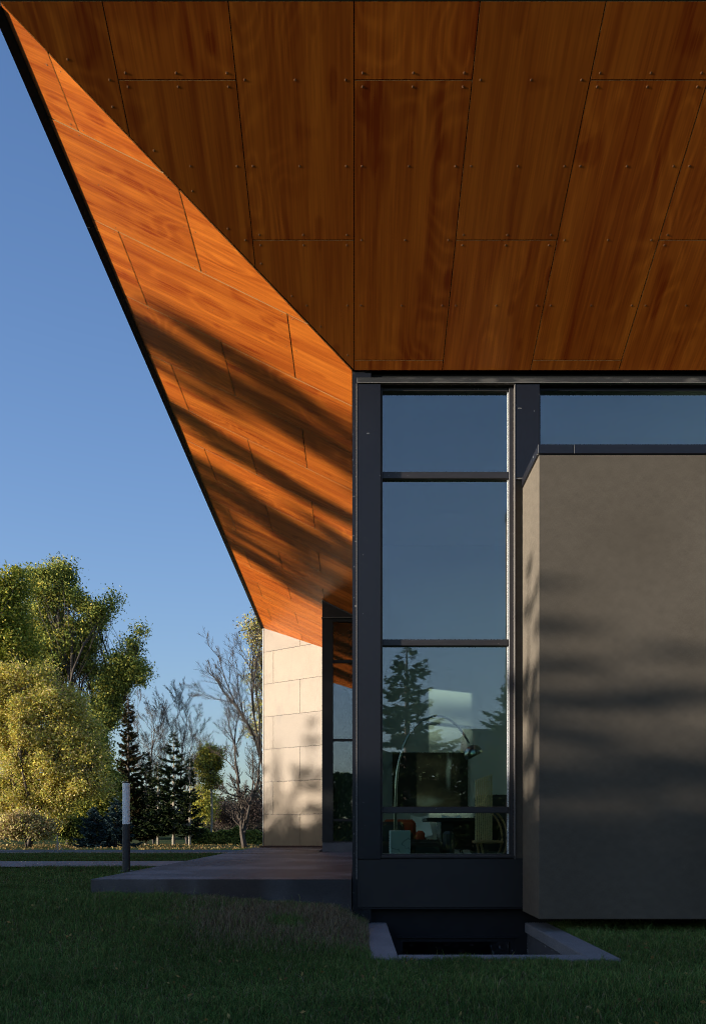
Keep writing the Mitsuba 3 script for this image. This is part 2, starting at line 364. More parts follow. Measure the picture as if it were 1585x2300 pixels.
for i, (a, b) in enumerate(zip(lines[:-1], lines[1:])):
    cuts = [-4.5, -2.64, -0.75, 1.2] if i % 2 == 1 else [-3.6, -1.71, 0.5]
    if i % 2 == 0 and i > 0 : pass
    for c, d in zip(cuts[:-1], cuts[1:]):
        soffit_panel(sbox(c, a, d, b).intersection(SIDE), ZS, nS, False, SS)
        for x in (c + 0.06, (c + d) / 2, d - 0.06):
            for y in (a + 0.05, (a + b) / 2, b - 0.05):
                if SIDE.buffer(-0.05).contains(sbox(x - .01, y - .01, x + .01, y + .01)): sb.append((x, y))
tag(add('bolt', bolts_mesh(sb, ZS, nS), 'bolt_metal', SS, smooth=40), kind='stuff')

# eave trim and roof
def prism(pts, y0, y1):
    """Cross-section pts (x, z) run from y0 to y1."""
    m = trimesh.creation.extrude_polygon(Polygon(pts), y1 - y0, engine='earcut')
    v = np.asarray(m.vertices); m.vertices = np.stack([v[:, 0], y0 + v[:, 2], v[:, 1]], 1)
    m.invert() if m.volume < 0 else None
    return m
def eave_run(p0, p1, w, h, out, k=0.0):
    """A straight fascia with its lower flange, from p0 to p1 (points on the soffit's outer edge)."""
    p0, p1 = np.array(p0, float), np.array(p1, float); o = np.array(out, float); up = np.array([0, 0, 1.0])
    sec = [p * o + q * up for p, q in ((0.0, 0.0), (w, 0.9 * k * w), (w + 0.01, h), (0.0, h))]
    v = np.array([p0 + s for s in sec] + [p1 + s for s in sec])
    f = [[0, 1, 5, 4], [1, 2, 6, 5], [2, 3, 7, 6], [3, 0, 4, 7]]
    t = np.array(f); t = np.vstack([t[:, [0, 1, 2]], t[:, [0, 2, 3]], [[0, 2, 1], [0, 3, 2], [4, 5, 6], [4, 6, 7]]])
    return v, t
ez0, ez1 = zs(EAVE_X), zs(-3.13)
def along(t): return np.array([EAVE_X + (-3.13 - EAVE_X) * t, EAVE_F + (29.3 - EAVE_F) * t, ez0 + (ez1 - ez0) * t])
FA = add('fascia', cat([eave_run(along(0.002), along(0.118), 0.085, 0.32, (-1, 0, 0), -0.12), eave_run(along(0.1185), along(0.42), 0.085, 0.32, (-1, 0, 0), -0.12),
                        eave_run(along(0.4203), along(0.72), 0.085, 0.32, (-1, 0, 0), -0.12), eave_run(along(0.7203), along(1.0), 0.085, 0.32, (-1, 0, 0), -0.12),
                        eave_run((EAVE_X - 0.02, EAVE_F, ez0), (9.0, EAVE_F, ez0), 0.085, 0.32, (0, -1, 0), K_FRONT * 1.2)]), 'black_trim', H)
RO = add('roof', trimesh.creation.extrude_polygon(Polygon([(EAVE_X, EAVE_F + 0.02), (9, EAVE_F + 0.02), (9, 29.3), (-3.1, 29.28)]), 0.22, engine='earcut').apply_translation((0, 0, ez1 + 0.05)), 'roof_membrane', H)

# front wall: plane of the post faces is y = 10
GZ0, GZ1 = Z(1918), Z(880)
xr = 6.6
add('head_recess', box(0.03, xr, 10.06, 10.3, Z(849) , 6.0), 'black_gap', H)
HF = add('head_flashing', box(0.034, xr, 9.985, 10.2, Z(860.0), Z(848), 0.004), 'dusty_flashing', H)
add('drip_edge', box(0.034, xr, 9.975, 10.02, Z(861.5), Z(859.8)), 'bare_edge', HF)
CP = add('corner_post', box(0.037, 0.316, 9.99, 10.25, Z(1930), Z(861.6), 0.006), 'dark_metal', H)
add('edge_strip', box(0.024, 0.0365, 9.985, 10.2, Z(1975), Z(862)), 'bare_edge', CP)
PO = add('post', box(1.905, 2.195, 9.995, 10.25, Z(1072), Z(861.6), 0.006), 'dark_metal', H)
add('edge_strip', box(1.894, 1.9045, 9.99, 10.2, Z(1930), Z(862)), 'bare_edge', PO)
JT = add('jamb_trim', box(1.905, 2.1, 10.02, 10.25, Z(1930), Z(1076), 0.005), 'stucco', H)
add('sill_cap', box(1.905, 1.985, 9.998, 10.1, Z(1075.5), Z(1072.5)), 'bare_edge', JT)

def rails(parent, x0, x1, zz, y0, y1, b):
    for z0, z1 in zz: add('transom', box(x0, x1, y0, y1, z0, z1, 0.004), b, parent)
def window(parent_name, x0, x1, z0, z1, yg, st, head, sill, transoms, jamb_r, frame, depth=0.15):
    """Frame with a recessed single sheet per light."""
    fr = [box(x0, x0 + st, yg - 0.07, yg + 0.06, z0, z1, 0.004), box(x1 - jamb_r, x1, yg - 0.07, yg + 0.06, z0, z1, 0.004),
          box(x0 + st, x1 - jamb_r, yg - 0.05, yg + 0.06, z1 - head, z1, 0.004), box(x0 + st, x1 - jamb_r, yg - 0.05, yg + 0.06, z0, z0 + sill, 0.004)]
    W = add(parent_name, cat(fr), frame, H)
    rails(W, x0 + st, x1 - jamb_r, transoms, yg - 0.055, yg + 0.05, frame)
    edges = [z0 + sill] + [e for t in sorted(transoms) for e in t] + [z1 - head]
    for a, b in zip(edges[0::2], edges[1::2]):
        g = 0.0
        v = np.array([[x0 + st, yg, a], [x1 - jamb_r, yg, a], [x1 - jamb_r, yg, b], [x0 + st, yg, b]])
        add('pane', (v, np.array([[0, 1, 2, 3]])), GLASS, W)
    return W
YG = 10.12
tr = [(Z(1075, 10.08), Z(1060, 10.08)), (Z(1450, 10.08), Z(1436, 10.08)), (Z(1826, 10.08), Z(1812, 10.08))]
W1 = window('window', 0.318, 1.892, Z(1927), Z(862) + 0.0, YG, 0.02, Z(862) - Z(880, 10.1), Z(1918, 10.1) - Z(1927), tr, 0.052, 'bronze_frame')
add('sill', box(0.318, 1.892, 9.985, 10.07, Z(1927), Z(1921), 0.004), 'bronze_frame', W1)
add('glazing_bead', cat([box(1.8305, 1.8385, YG - 0.028, YG - 0.012, a, b) for a, b in zip([Z(1918, 10.1)] + [t[1] for t in tr[::-1]], [t[0] for t in tr[::-1]] + [Z(880, 10.1)])]), 'white_paint', W1)
W2 = window('window', 2.197, 6.5, Z(1100), Z(862), YG, 0.016, Z(862) - Z(880, 10.1), 0.05, [], 0.05, 'dark_metal')
# stucco box standing out from the wall
FX, FY = 1.990, 9.11
SB = add('stucco_box', box(FX, 7.2, FY, 10.0, Z(2065, FY), Z(1021, FY), 0.006), 'stucco', H)
cz0, cz1 = Z(1019, FY), Z(998, FY)
CO = [box(FX - 0.012, 2.36, FY - 0.014, 9.99, cz0, cz1, 0.004), box(2.364, 4.8, FY - 0.014, 9.99, cz0, cz1, 0.004), box(4.804, 7.2, FY - 0.014, 9.99, cz0, cz1, 0.004)]
for m in CO: add('coping', m, 'dark_metal', SB)
add('shadow_gap', box(FX + 0.006, 7.2, FY + 0.006, 9.99, Z(1021.2, FY) , cz0), 'black_gap', SB)
# below the window
BP = add('base_panel', box(0.037, 2.0, 10.01, 10.2, Z(2039), Z(1928), 0.004), 'dado_metal', H)
add('drip_edge', box(0.037, 2.0, 9.995, 10.03, Z(2042), Z(2039.5)), 'dark_metal', BP)
bwx0, bwx1, bwt, bwb = X(890, 10.15), X(1150, 10.15), Z(2106, 10.15), -1.45
FO = add('foundation', cat([box(-0.03, bwx0, 10.13, 10.5, -2.0, Z(2042)), box(bwx1, 9.0, 10.13, 10.5, -2.0, Z(2042)), box(bwx0, bwx1, 10.13, 10.5, bwt, Z(2042)), box(bwx0, bwx1, 10.13, 10.5, -2.0, bwb)]), 'foundation_coat', H)
BW = add('basement_window', cat([box(bwx0, bwx1, 10.14, 10.28, bwt - 0.05, bwt - 0.002), box(bwx0, bwx0 + 0.05, 10.14, 10.28, bwb, bwt - 0.05), box(bwx1 - 0.05, bwx1, 10.14, 10.28, bwb, bwt - 0.05), box(bwx0 + .05, bwx1 - .05, 10.14, 10.28, bwb, bwb + 0.05)]), 'dark_metal', H)
add('pane', (np.array([[bwx0 + .05, 10.2, bwb + .05], [bwx1 - .05, 10.2, bwb + .05], [bwx1 - .05, 10.2, bwt - .05], [bwx0 + .05, 10.2, bwt - .05]]), np.array([[0, 1, 2, 3]])), GLASS, BW)
add('lintel', box(bwx0 - 0.03, bwx1 + 0.03, 10.10, 10.14, bwt + 0.0, bwt + 0.02), 'dark_metal', BW)
add('basement_wall', box(0.2, 6.0, 11.5, 11.6, -2.0, -0.3), 'foundation_coat', H)
add('basement_floor', box(0.2, 6.0, 10.5, 11.5, -2.05, -2.0), 'foundation_coat', H)

# side wall (seen edge-on), with one tall slot of glass that lets the sun in
sy0, sy1, sz0, sz1 = 15.34, 15.64, 0.3, 3.40
wy0, wy1, wz0, wz1 = 10.9, 14.5, 0.3, 5.6
SW = add('side_wall', cat([box(-0.02, 0.2, 10.02, wy0, -0.6, 6.05), box(-0.02, 0.2, wy0, wy1, wz1, 6.05), box(-0.02, 0.2, wy0, wy1, -0.6, wz0), box(-0.02, 0.2, wy1, sy0, -0.6, 6.05), box(-0.02, 0.2, sy1, 21.4, -0.6, 6.05), box(-0.02, 0.2, sy0, sy1, sz1, 6.05), box(-0.02, 0.2, sy0, sy1, -0.6, sz0)]), 'dark_metal', H)
SL = add('slot_window', cat([box(0.06, 0.12, sy0, sy1, 2.70, 2.76)]), 'dark_metal', H)
add('pane', (np.array([[0.09, sy0, sz0], [0.09, sy1, sz0], [0.09, sy1, sz1], [0.09, sy0, sz1]]), np.array([[0, 1, 2, 3]])), 'slot_glass', SL)
mat('slot_glass', {'type': 'thindielectric', 'int_ior': 1.5})
SD = add('side_window', cat([box(0.06, 0.12, wy0 + 1.17 * k, wy0 + 1.17 * k + 0.06, wz0, wz1) for k in range(4)]), 'dark_metal', H)
for k in range(3):
    a, b = wy0 + 1.17 * k + 0.06, wy0 + 1.17 * (k + 1)
    add('pane', (np.array([[0.09, a, wz0], [0.09, b, wz0], [0.09, b, wz1], [0.09, a, wz1]]), np.array([[0, 1, 2, 3]])), 'slot_glass', SD)
# narrow bay on the side wall
BY, bx0, bx1 = 21.4, -0.81, -0.024
bz = lambda py: Z(py, BY)
BAY = add('bay', cat([box(bx0, bx0 + 0.05, BY + 0.03, 27.2, bz(1892), bz(1388)), box(bx0, bx1, 27.2, 27.3, bz(1892), bz(1388)), box(bx0 + 0.05, bx1, BY + 0.6, BY + 0.66, bz(1892), bz(1388)), box(bx0, bx1, BY + 0.03, 27.2, bz(1388), bz(1388) + 0.02)]), 'dark_metal', H)
gp = Polygon([(bx0 + 0.004, bz(1387) + 0.012), (bx1, bz(1387) + 0.012), (bx1, zs(bx1) - 0.035), (bx0 + 0.004, zs(bx0) - 0.035)])
add('gable_panel', prism([(x, z) for x, z in gp.exterior.coords[:-1]], BY + 0.01, 27.2), 'bronze_frame', BAY)
add('roof_flashing', prism([(bx0 - 0.01, zs(bx0) - 0.034), (bx1, zs(bx1) - 0.034), (bx1, zs(bx1) - 0.016), (bx0 - 0.01, zs(bx0) - 0.016)], BY - 0.03, 27.2), 'bare_edge', BAY)
add('head_flashing', box(bx0 - 0.015, bx1, BY - 0.02, BY + 0.1, bz(1388), bz(1387) + 0.011), 'bare_edge', BAY)
BF = add('bay_window', cat([box(bx0, X(743, BY), BY, BY + 0.12, bz(1892), bz(1388), 0.004), box(X(786, BY), bx1, BY, BY + 0.12, bz(1892), bz(1388), 0.003), box(X(743, BY), X(786, BY), BY + 0.02, BY + 0.12, bz(1396), bz(1388)), box(X(743, BY), X(786, BY), BY + 0.02, BY + 0.12, bz(1892), bz(1889))]), 'black_trim', H)
bt = [(bz(1488), bz(1481)), (bz(1664.5), bz(1659)), (bz(1845), bz(1839))]
rails(BF, X(743, BY), X(786, BY), bt, BY + 0.03, BY + 0.1, 'black_trim')
ed = [bz(1396)] + [e for t in bt for e in t[::-1]] + [bz(1889)]
for a, b in zip(ed[0::2], ed[1::2]):
    add('pane', (np.array([[X(743, BY), BY + 0.07, b], [X(786, BY), BY + 0.07, b], [X(786, BY), BY + 0.07, a], [X(743, BY), BY + 0.07, a]]), np.array([[0, 1, 2, 3]])), GLASS, BF)
add('bay_plinth', box(bx0 + 0.01, bx1, BY + 0.02, 27.2, -0.1, bz(1892.3), 0.004), 'curb_concrete', H)

# tan panel wall closing the porch at its far end
P0, P1 = np.array([-3.125, 29.25]), np.array([0.2, 26.66])
dirw = (P1 - P0) / np.linalg.norm(P1 - P0); nw = np.array([dirw[1], -dirw[0]]); LW = np.linalg.norm(P1 - P0)
def wpt(s, z, off=0.0): return np.array([*(P0 + dirw * s + nw * off), z])
PW = add('panel_wall', cat([(np.array([wpt(0.0, -0.1, -0.012), wpt(LW, -0.1, -0.012), wpt(LW, 6.0, -0.012), wpt(0, 7.55, -0.012), wpt(0, -0.1, -0.2), wpt(LW, -0.1, -0.2), wpt(LW, 6.0, -0.2), wpt(0, 7.55, -0.2)]),
                             np.array([[0, 1, 2], [0, 2, 3], [0, 4, 5], [0, 5, 1], [3, 7, 4], [3, 4, 0], [5, 4, 7], [5, 7, 6], [2, 6, 7], [2, 7, 3], [1, 5, 6], [1, 6, 2]]))]), 'black_gap', H)
def s_of(px):
    """Run along the wall at which the ray through px meets it."""
    k = (px - CX) / F
    return (k * P0[1] - P0[0]) / (dirw[0] - k * dirw[1])
zj = [-0.05, 1.066, 2.19, 3.32, 4.44, 5.57, 6.68, 7.8]
s1, s2 = s_of(608.7), s_of(668)
for r in range(7):
    vs = [0.0, s1, s1 + 2 * (s2 - s1), LW] if r % 2 else [0.0, s2, s2 + 2 * (s2 - s1), LW]
    for a, b in zip(vs[:-1], vs[1:]):
        pl = sbox(a, zj[r], b, zj[r + 1]).intersection(Polygon([(0, -1), (LW, -1), (LW, 6.0), (0, zs(-3.125) - 0.004)])).buffer(-0.0065, join_style=2)
        if pl.is_empty: continue
        m = trimesh.creation.extrude_polygon(pl, 0.012, engine='earcut'); v, f = arrays(m)
        o = rng.uniform(0, 0.003)
        p = np.array([wpt(s, z, h - 0.012 + o) for s, z, h in v])
        add('panel', (p, f), 'tan_panel', PW, uv=np.tile([[rng.randint(0, 90) + 0.5, r + 0.5]], (len(v), 1)))
add('corner_trim', (lambda b: (np.array([wpt(s, z, o) for s in (-0.035, -0.002) for z in (-0.1, 7.5) for o in (-0.2, 0.02)]), np.array([[0, 1, 3], [0, 3, 2], [4, 6, 7], [4, 7, 5], [0, 4, 5], [0, 5, 1], [2, 3, 7], [2, 7, 6], [0, 2, 6], [0, 6, 4], [1, 5, 7], [1, 7, 3]])))(0), 'bare_edge', PW)

# rooms behind the glass
RBY = 16.0
add('room_wall', cat([box(0.2, 7.0, RBY, RBY + 0.1, 0.0, 5.98), box(6.9, 7.0, 10.3, RBY, 0.0, 5.98), box(2.3, 7.0, 10.3, 10.4, 0.0, 4.55)]), 'room_paint', H)
add('room_floor', box(0.2, 7.0, 10.26, RBY, -0.25, 0.0), 'room_wood_floor', H)
add('room_ceiling', box(0.2, 7.0, 10.26, RBY, 5.95, 6.0), 'room_paint', H)
add('rear_wall', cat([box(0.2, 9, 29, 29.2, -0.5, 7.4), box(8.9, 9, 10.3, 29, -0.5, 7.4), box(7.2, 9.0, 9.995, 10.2, -0.5, 6.0)]), 'stucco', H)

# window well in front of the basement window
w = WELL; wz = -0.53
WT = thing('window_well', 'pale concrete kerb framing a sunken basement window well in the grass', 'window well')
add('curb', box(w['x0'], w['x0'] + w['c'], w['y0'], 10.12, wz - 0.12, wz, 0.008), 'curb_concrete', WT)
add('curb', box(w['x1'] - w['c'], w['x1'] + 0.03, w['y0'], 10.12, wz - 0.12, wz, 0.008), 'curb_concrete', WT)
add('curb', box(w['x0'] + w['c'] + 0.003, w['x1'] - w['c'] - 0.003, w['y0'], w['y0'] + w['c'], wz - 0.12, wz - 0.002, 0.008), 'curb_concrete', WT)
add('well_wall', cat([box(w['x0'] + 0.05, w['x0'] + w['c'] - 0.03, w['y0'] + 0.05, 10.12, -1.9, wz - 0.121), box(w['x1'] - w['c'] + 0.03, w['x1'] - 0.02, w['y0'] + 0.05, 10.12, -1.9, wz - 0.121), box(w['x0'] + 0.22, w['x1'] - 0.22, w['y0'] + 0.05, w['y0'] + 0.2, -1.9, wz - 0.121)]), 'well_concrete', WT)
add('well_floor', box(w['x0'], w['x1'], w['y0'], 10.13, -1.95, -1.88), 'gravel', WT)

# ---------------------------------------------------------------- bollard lamp
bl = at(278.5, 1953, 12.75); bl[2] = float(ground_z(bl[0], bl[1])) + 0.02
BO = thing('bollard_light', 'slim bollard lamp with white acrylic tube above a black post beside the porch slab', 'bollard lamp')
def cyl(r, z0, z1, prof=None):
    m = lathe([(0, z0), (r, z0), (r, z1), (0, z1)], 28); m.apply_translation(bl); return m
s = 12.75 / F
hb = Z(1851, 12.75) - bl[2]; ht = Z(1759, 12.75) - bl[2]
add('foot_plate', cyl(0.115, 0.0, 0.035), 'lamp_post_paint', BO, smooth=40)
add('post', cyl(0.0575, 0.035, hb), 'lamp_post_paint', BO, smooth=40)
add('diffuser', cyl(0.0560, hb, ht), 'lamp_acrylic', BO, smooth=40)
add('cap', cyl(0.0575, ht, ht + 0.022), 'lamp_post_paint', BO, smooth=40)

# ---------------------------------------------------------------- things in the room
LD = 11.3
LA = thing('arc_floor_lamp', 'chrome arc floor lamp with domed shade and marble block base behind the window', 'floor lamp')
lp = [(883, 1965), (883, 1880), (883.5, 1800), (886, 1742), (893, 1702), (906, 1665), (924, 1635), (947, 1616), (973, 1608), (998, 1613), (1020, 1629), (1038, 1652), (1049, 1670)]
from scipy.interpolate import CubicSpline
arc = np.array([at(x, y, LD) for x, y in lp])
cs_ = CubicSpline(np.arange(len(arc)), arc)(np.linspace(0, len(arc) - 1, 60))
add('arm', tube(cs_, np.interp(np.linspace(0, 1, 60), [0, 0.28, 0.285, 1], [0.019, 0.019, 0.016, 0.014]), 10), 'chrome', LA, smooth=60)
mb = at(892, 1865, LD)
add('base', box(X(870, LD), X(915, LD), LD - 0.14, LD + 0.14, 0.0, Z(1865, LD), 0.008), 'marble', LA)
sh = [(0.0, 0.095)] + [(0.128 * math.sin(a), 0.128 * math.cos(a) - 0.03) for a in np.linspace(0.08, 1.75, 16)]
sh2 = [(r * 0.96, z - 0.004) for r, z in sh[::-1]]
m = lathe(sh + sh2, 32)
m.apply_transform(trimesh.transformations.rotation_matrix(math.radians(-28), (0, 1, 0))); m.apply_translation(at(1056, 1690, LD))
add('shade', m, 'chrome', LA, smooth=50)

def picture_c(p, n, uv):
    x, z = p.x, p.z
    c = mix((0.012, 0.010, 0.007), (0.05, 0.04, 0.022), fbm(x * 5.0, z * 6.0, 1.0, 5))
    fall = smoothstep(0.07, 0.0, dr.abs(x - 1.80 + 0.05 * noise(z * 6.0))) * smoothstep(0.15, 0.6, noise(x * 26.0, z * 3.0, 4.0)) * smoothstep(1.25, 1.5, z)
    c = mix(c, (0.20, 0.22, 0.20), fall)
    leaf = smoothstep(0.66, 0.78, fbm(x * 16.0, z * 20.0, 8.0, 3)) * smoothstep(0.34, 0.05, dr.sqrt(dr.square((x - 1.36) * 0.9) + dr.square((z - 1.64) * 1.6)))
    c = mix(c, (0.24, 0.22, 0.15), leaf)
    mist = smoothstep(0.35, 0.0, dr.sqrt(dr.square((x - 1.33) * 0.8) + dr.square((z - 1.10) * 2.4))) * fbm(x * 7.0, z * 9.0, 2.0, 4)
    return mix(c, (0.17, 0.20, 0.18), mist * 0.9)
mat('painting_canvas', pr(proc(picture_c), 0.5, spec=0.3))
PT = thing('painting', 'large dark landscape painting on the rear wall of the room', 'painting')
add('canvas', box(X(876, 15.95), X(1045, 15.95), 15.93, 15.99, Z(1816, 15.95), Z(1690, 15.95), 0.004), 'painting_canvas', PT)

DK = thing('desk', 'wide black lacquered desk on slab legs deep in the room', 'desk')
add('top', box(X(953, 13.2), X(1152, 13.2), 13.2, 14.1, 0.70, Z(1837, 13.2), 0.006), 'black_lacquer', DK)
for x in (X(985, 13.3), X(1120, 13.3)): add('leg', box(x, x + 0.2, 13.3, 14.0, 0.0, 0.70, 0.005), 'black_lacquer', DK)
add('modesty_panel', box(X(985, 13.3) + 0.2, X(1120, 13.3), 13.7, 13.74, 0.25, 0.70), 'black_lacquer', DK)

def shell_chair(px, d, bsdf, label, scale=1.0, group=None):
    x = X(px, d); C = thing('chair', label, 'chair', group)
    u, v = np.meshgrid(np.linspace(-1, 1, 13), np.linspace(0, 1, 14), indexing='ij')
    prof = np.interp(v, [0, 0.45, 0.55, 1.0], [0.24, -0.10, -0.2, -0.30]); hz = np.interp(v, [0, 0.45, 0.6, 1.0], [0.44, 0.42, 0.50, 0.80]) + 0.10 * u ** 2 * np.interp(v, [0, .5, 1], [0.5, 1, 0.4])
    wd = np.interp(v, [0, 0.5, 1], [0.19, 0.21, 0.16])
    P = np.stack([x + u * wd * scale, d - prof * scale, hz * scale], -1).reshape(-1, 3)
    i = np.arange(13 * 14).reshape(13, 14); qq = np.stack([i[:-1, :-1], i[1:, :-1], i[1:, 1:], i[:-1, 1:]], -1).reshape(-1, 4)
    Q = P + np.array([0, 0.0, -0.015])
    add('shell', (np.vstack([P, Q]), np.vstack([qq, qq[:, ::-1] + len(P)])), bsdf, C, smooth=40)
    for sx in (-1, 1):
        for sy in (-1, 1):
            add('leg', tube([(x + sx * 0.07, d + sy * 0.07, 0.42 * scale), (x + sx * 0.2, d + sy * 0.2, 0.0)], 0.012, 6), 'black_lacquer', C)
shell_chair(940, 15.0, 'white_paint', 'white shell chair just right of the marble lamp base')
shell_chair(1012, 14.6, 'white_paint', 'white shell chair tucked in front of the black desk')
shell_chair(1122, 15.2, 'white_paint', 'white shell chair at the right edge of the window')
def lounge(px, d, bsdf, label, w, h, nm='armchair'):
    x = X(px, d); L = thing(nm, label, 'armchair')
    add('seat', box(x - w / 2 + 0.1, x + w / 2 - 0.1, d - 0.35, d + 0.2, 0.16, 0.40, 0.05), bsdf, L)
    add('backrest', box(x - w / 2 + 0.04, x + w / 2 - 0.04, d + 0.2, d + 0.36, 0.16, h, 0.06), bsdf, L)
    for sx in (-1, 1): add('armrest', box(x + sx * w / 2 - 0.055, x + sx * w / 2 + 0.055, d - 0.35, d + 0.19, 0.16, 0.56, 0.04), bsdf, L)
    for sx in (-1, 1):
        for sy in (-0.3, 0.28): add('leg', box(x + sx * (w / 2 - 0.12) - 0.02, x + sx * (w / 2 - 0.12) + 0.02, d + sy - 0.02, d + sy + 0.02, 0, 0.16), 'black_lacquer', L)
lounge(893, 13.3, 'red_fabric', 'rust red armchair behind the lamp pole', 0.62, 0.74)
lounge(858, 12.6, 'black_leather', 'black armchair at the left edge of the window', 0.7, 0.70)
lounge(950, 11.7, 'black_leather', 'low black armchair beside the marble lamp base', 0.62, 0.44)
lounge(1108, 13.9, 'black_leather', 'black high-backed armchair behind the desk', 0.7, 1.16)

SC = thing('slatted_chair', 'pale slatted high-back bentwood chair near the right of the window', 'chair')
sd = 12.4; sx0, sx1 = X(1062, sd), X(1101, sd)
n = 9
for i in range(n):
    t = (i + 0.5) / n; xx = sx0 + (sx1 - sx0) * t
    add('slat', box(xx - 0.0095, xx + 0.0095, sd - 0.01 + 0.10 * (t - .5) ** 2, sd + 0.012 + 0.10 * (t - .5) ** 2, 0.42, Z(1752 - 14 * t, sd), 0.003), 'slat_wood', SC)
add('seat', box(sx0 - 0.05, sx1 + 0.08, sd - 0.45, sd + 0.0, 0.38, 0.42, 0.01), 'bent_wood', SC)
th = np.linspace(-1.2, 1.7, 24)
for sy in (-0.4, 0.02):
    add('runner', tube([(sx1 - 0.22 + 0.36 * math.cos(a), sd + sy, 0.46 + 0.44 * math.sin(a)) for a in th], 0.014, 8), 'bent_wood', SC, smooth=60)
    add('leg', tube([(sx0 + 0.02, sd + sy, 0.40), (sx0 + 0.10, sd + sy, 0.0)], 0.016, 8), 'bent_wood', SC, smooth=60)

# ---------------------------------------------------------------- vegetation builders
def rand_rot(n, g):
    q = g.normal(size=(n, 4)); q /= np.linalg.norm(q, axis=1, keepdims=True); w, x, y, z = q.T
    return np.stack([1 - 2 * (y * y + z * z), 2 * (x * y - z * w), 2 * (x * z + y * w), 2 * (x * y + z * w), 1 - 2 * (x * x + z * z), 2 * (y * z - x * w), 2 * (x * z - y * w), 2 * (y * z + x * w), 1 - 2 * (x * x + y * y)], 1).reshape(-1, 3, 3)
def leaves(c, size, g, cols, weights, squash=0.55):
    """Rhombic leaf faces at the points c, each its own colour out of cols."""
    n = len(c); R = rand_rot(n, g); s = np.asarray(size) * g.uniform(0.6, 1.35, n)
    a, b = R[:, :, 0] * s[:, None], R[:, :, 1] * (s * squash)[:, None]; k = R[:, :, 2] * (s * 0.15)[:, None]
    v = np.stack([c - a, c - b + k, c + a, c + b + k], 1).reshape(-1, 3)
    i = np.arange(n)[:, None] * 4
    f = np.vstack([i + [0, 1, 2], i + [0, 2, 3]])
    col = np.asarray(cols)[g.choice(len(cols), n, p=np.array(weights) / sum(weights))] * g.uniform(0.75, 1.25, (n, 1))
    return (v, f), np.repeat(col, 4, 0)
def bent(p, q, g, k=0.12, n=6):
    t = np.linspace(0, 1, n)[:, None]; p, q = np.asarray(p, float), np.asarray(q, float); L = np.linalg.norm(q - p)
    w = g.normal(size=(1, 3)) * k * L
    return p + (q - p) * t + w * np.sin(np.pi * t) * np.array([1, 1, 0.4])
def ellipsoid_pts(n, c, r, g, shell=0.45):
    d = g.normal(size=(n, 3)); d /= np.linalg.norm(d, axis=1, keepdims=True)
    return np.asarray(c) + d * (shell + (1 - shell) * g.random((n, 1)) ** 0.6) * np.asarray(r)

def leafy_tree(name, label, base, lobes, d, n_leaf, size, cols, weights, seed, trunk_r=0.25, clump=0.55, bark='bark', category='tree', per=110, group=None, fork=0.35):
    """lobes: (px, py, rx, ry) of the photograph, stood at distance d as ellipsoids about as deep as wide."""
    g = np.random.default_rng(seed); t = thing(name, label, category, group)
    base = np.asarray(base, float); E = []
    for j, (px, py, rx, ry) in enumerate(lobes):
        c = at(px, py, d); r = np.array([rx, rx, ry]) / F * d
        r[1] = max(min(r[0], r[2]) * 1.0, 0.5); c[1] += g.uniform(-0.3, 0.3) * r[1]
        E.append((c, r))
    vol = np.array([e[1].prod() ** 0.75 for e in E]); nclump = max(8, n_leaf // per)
    wood, pts = [], []
    topz = max(e[0][2] for e in E)
    fk = base + (np.mean([e[0] for e in E], 0) - base) * fork
    fk[2] = base[2] + (np.mean([e[0][2] for e in E]) - base[2]) * fork
    wood.append(tube(bent(base, fk, g, 0.03), np.linspace(trunk_r, trunk_r * 0.7, 6), 8))
    for (c, r), v in zip(E, vol):
        limb = bent(fk, c, g, 0.10, 8)
        wood.append(tube(limb, np.linspace(trunk_r * 0.55, trunk_r * 0.12, 8), 6))
        k = max(3, int(nclump * v / vol.sum()))
        P = ellipsoid_pts(k, c, r, g)
        for p in P:
            s0 = limb[g.integers(3, 8)]
            wood.append(tube(bent(s0, p, g, 0.10, 5), np.linspace(trunk_r * 0.12, 0.012, 5), 3))
            m = int(per * g.uniform(0.5, 1.5))
            pts.append(p + g.normal(size=(m, 3)) * clump * g.uniform(0.6, 1.3) * np.array([1, 1, 0.8]))
    add('trunk', cat(wood), bark, t, smooth=True)
    m, col = leaves(np.vstack(pts), size, g, cols, weights)
    add('crown', m, 'leaf', t, color=col)
    return t

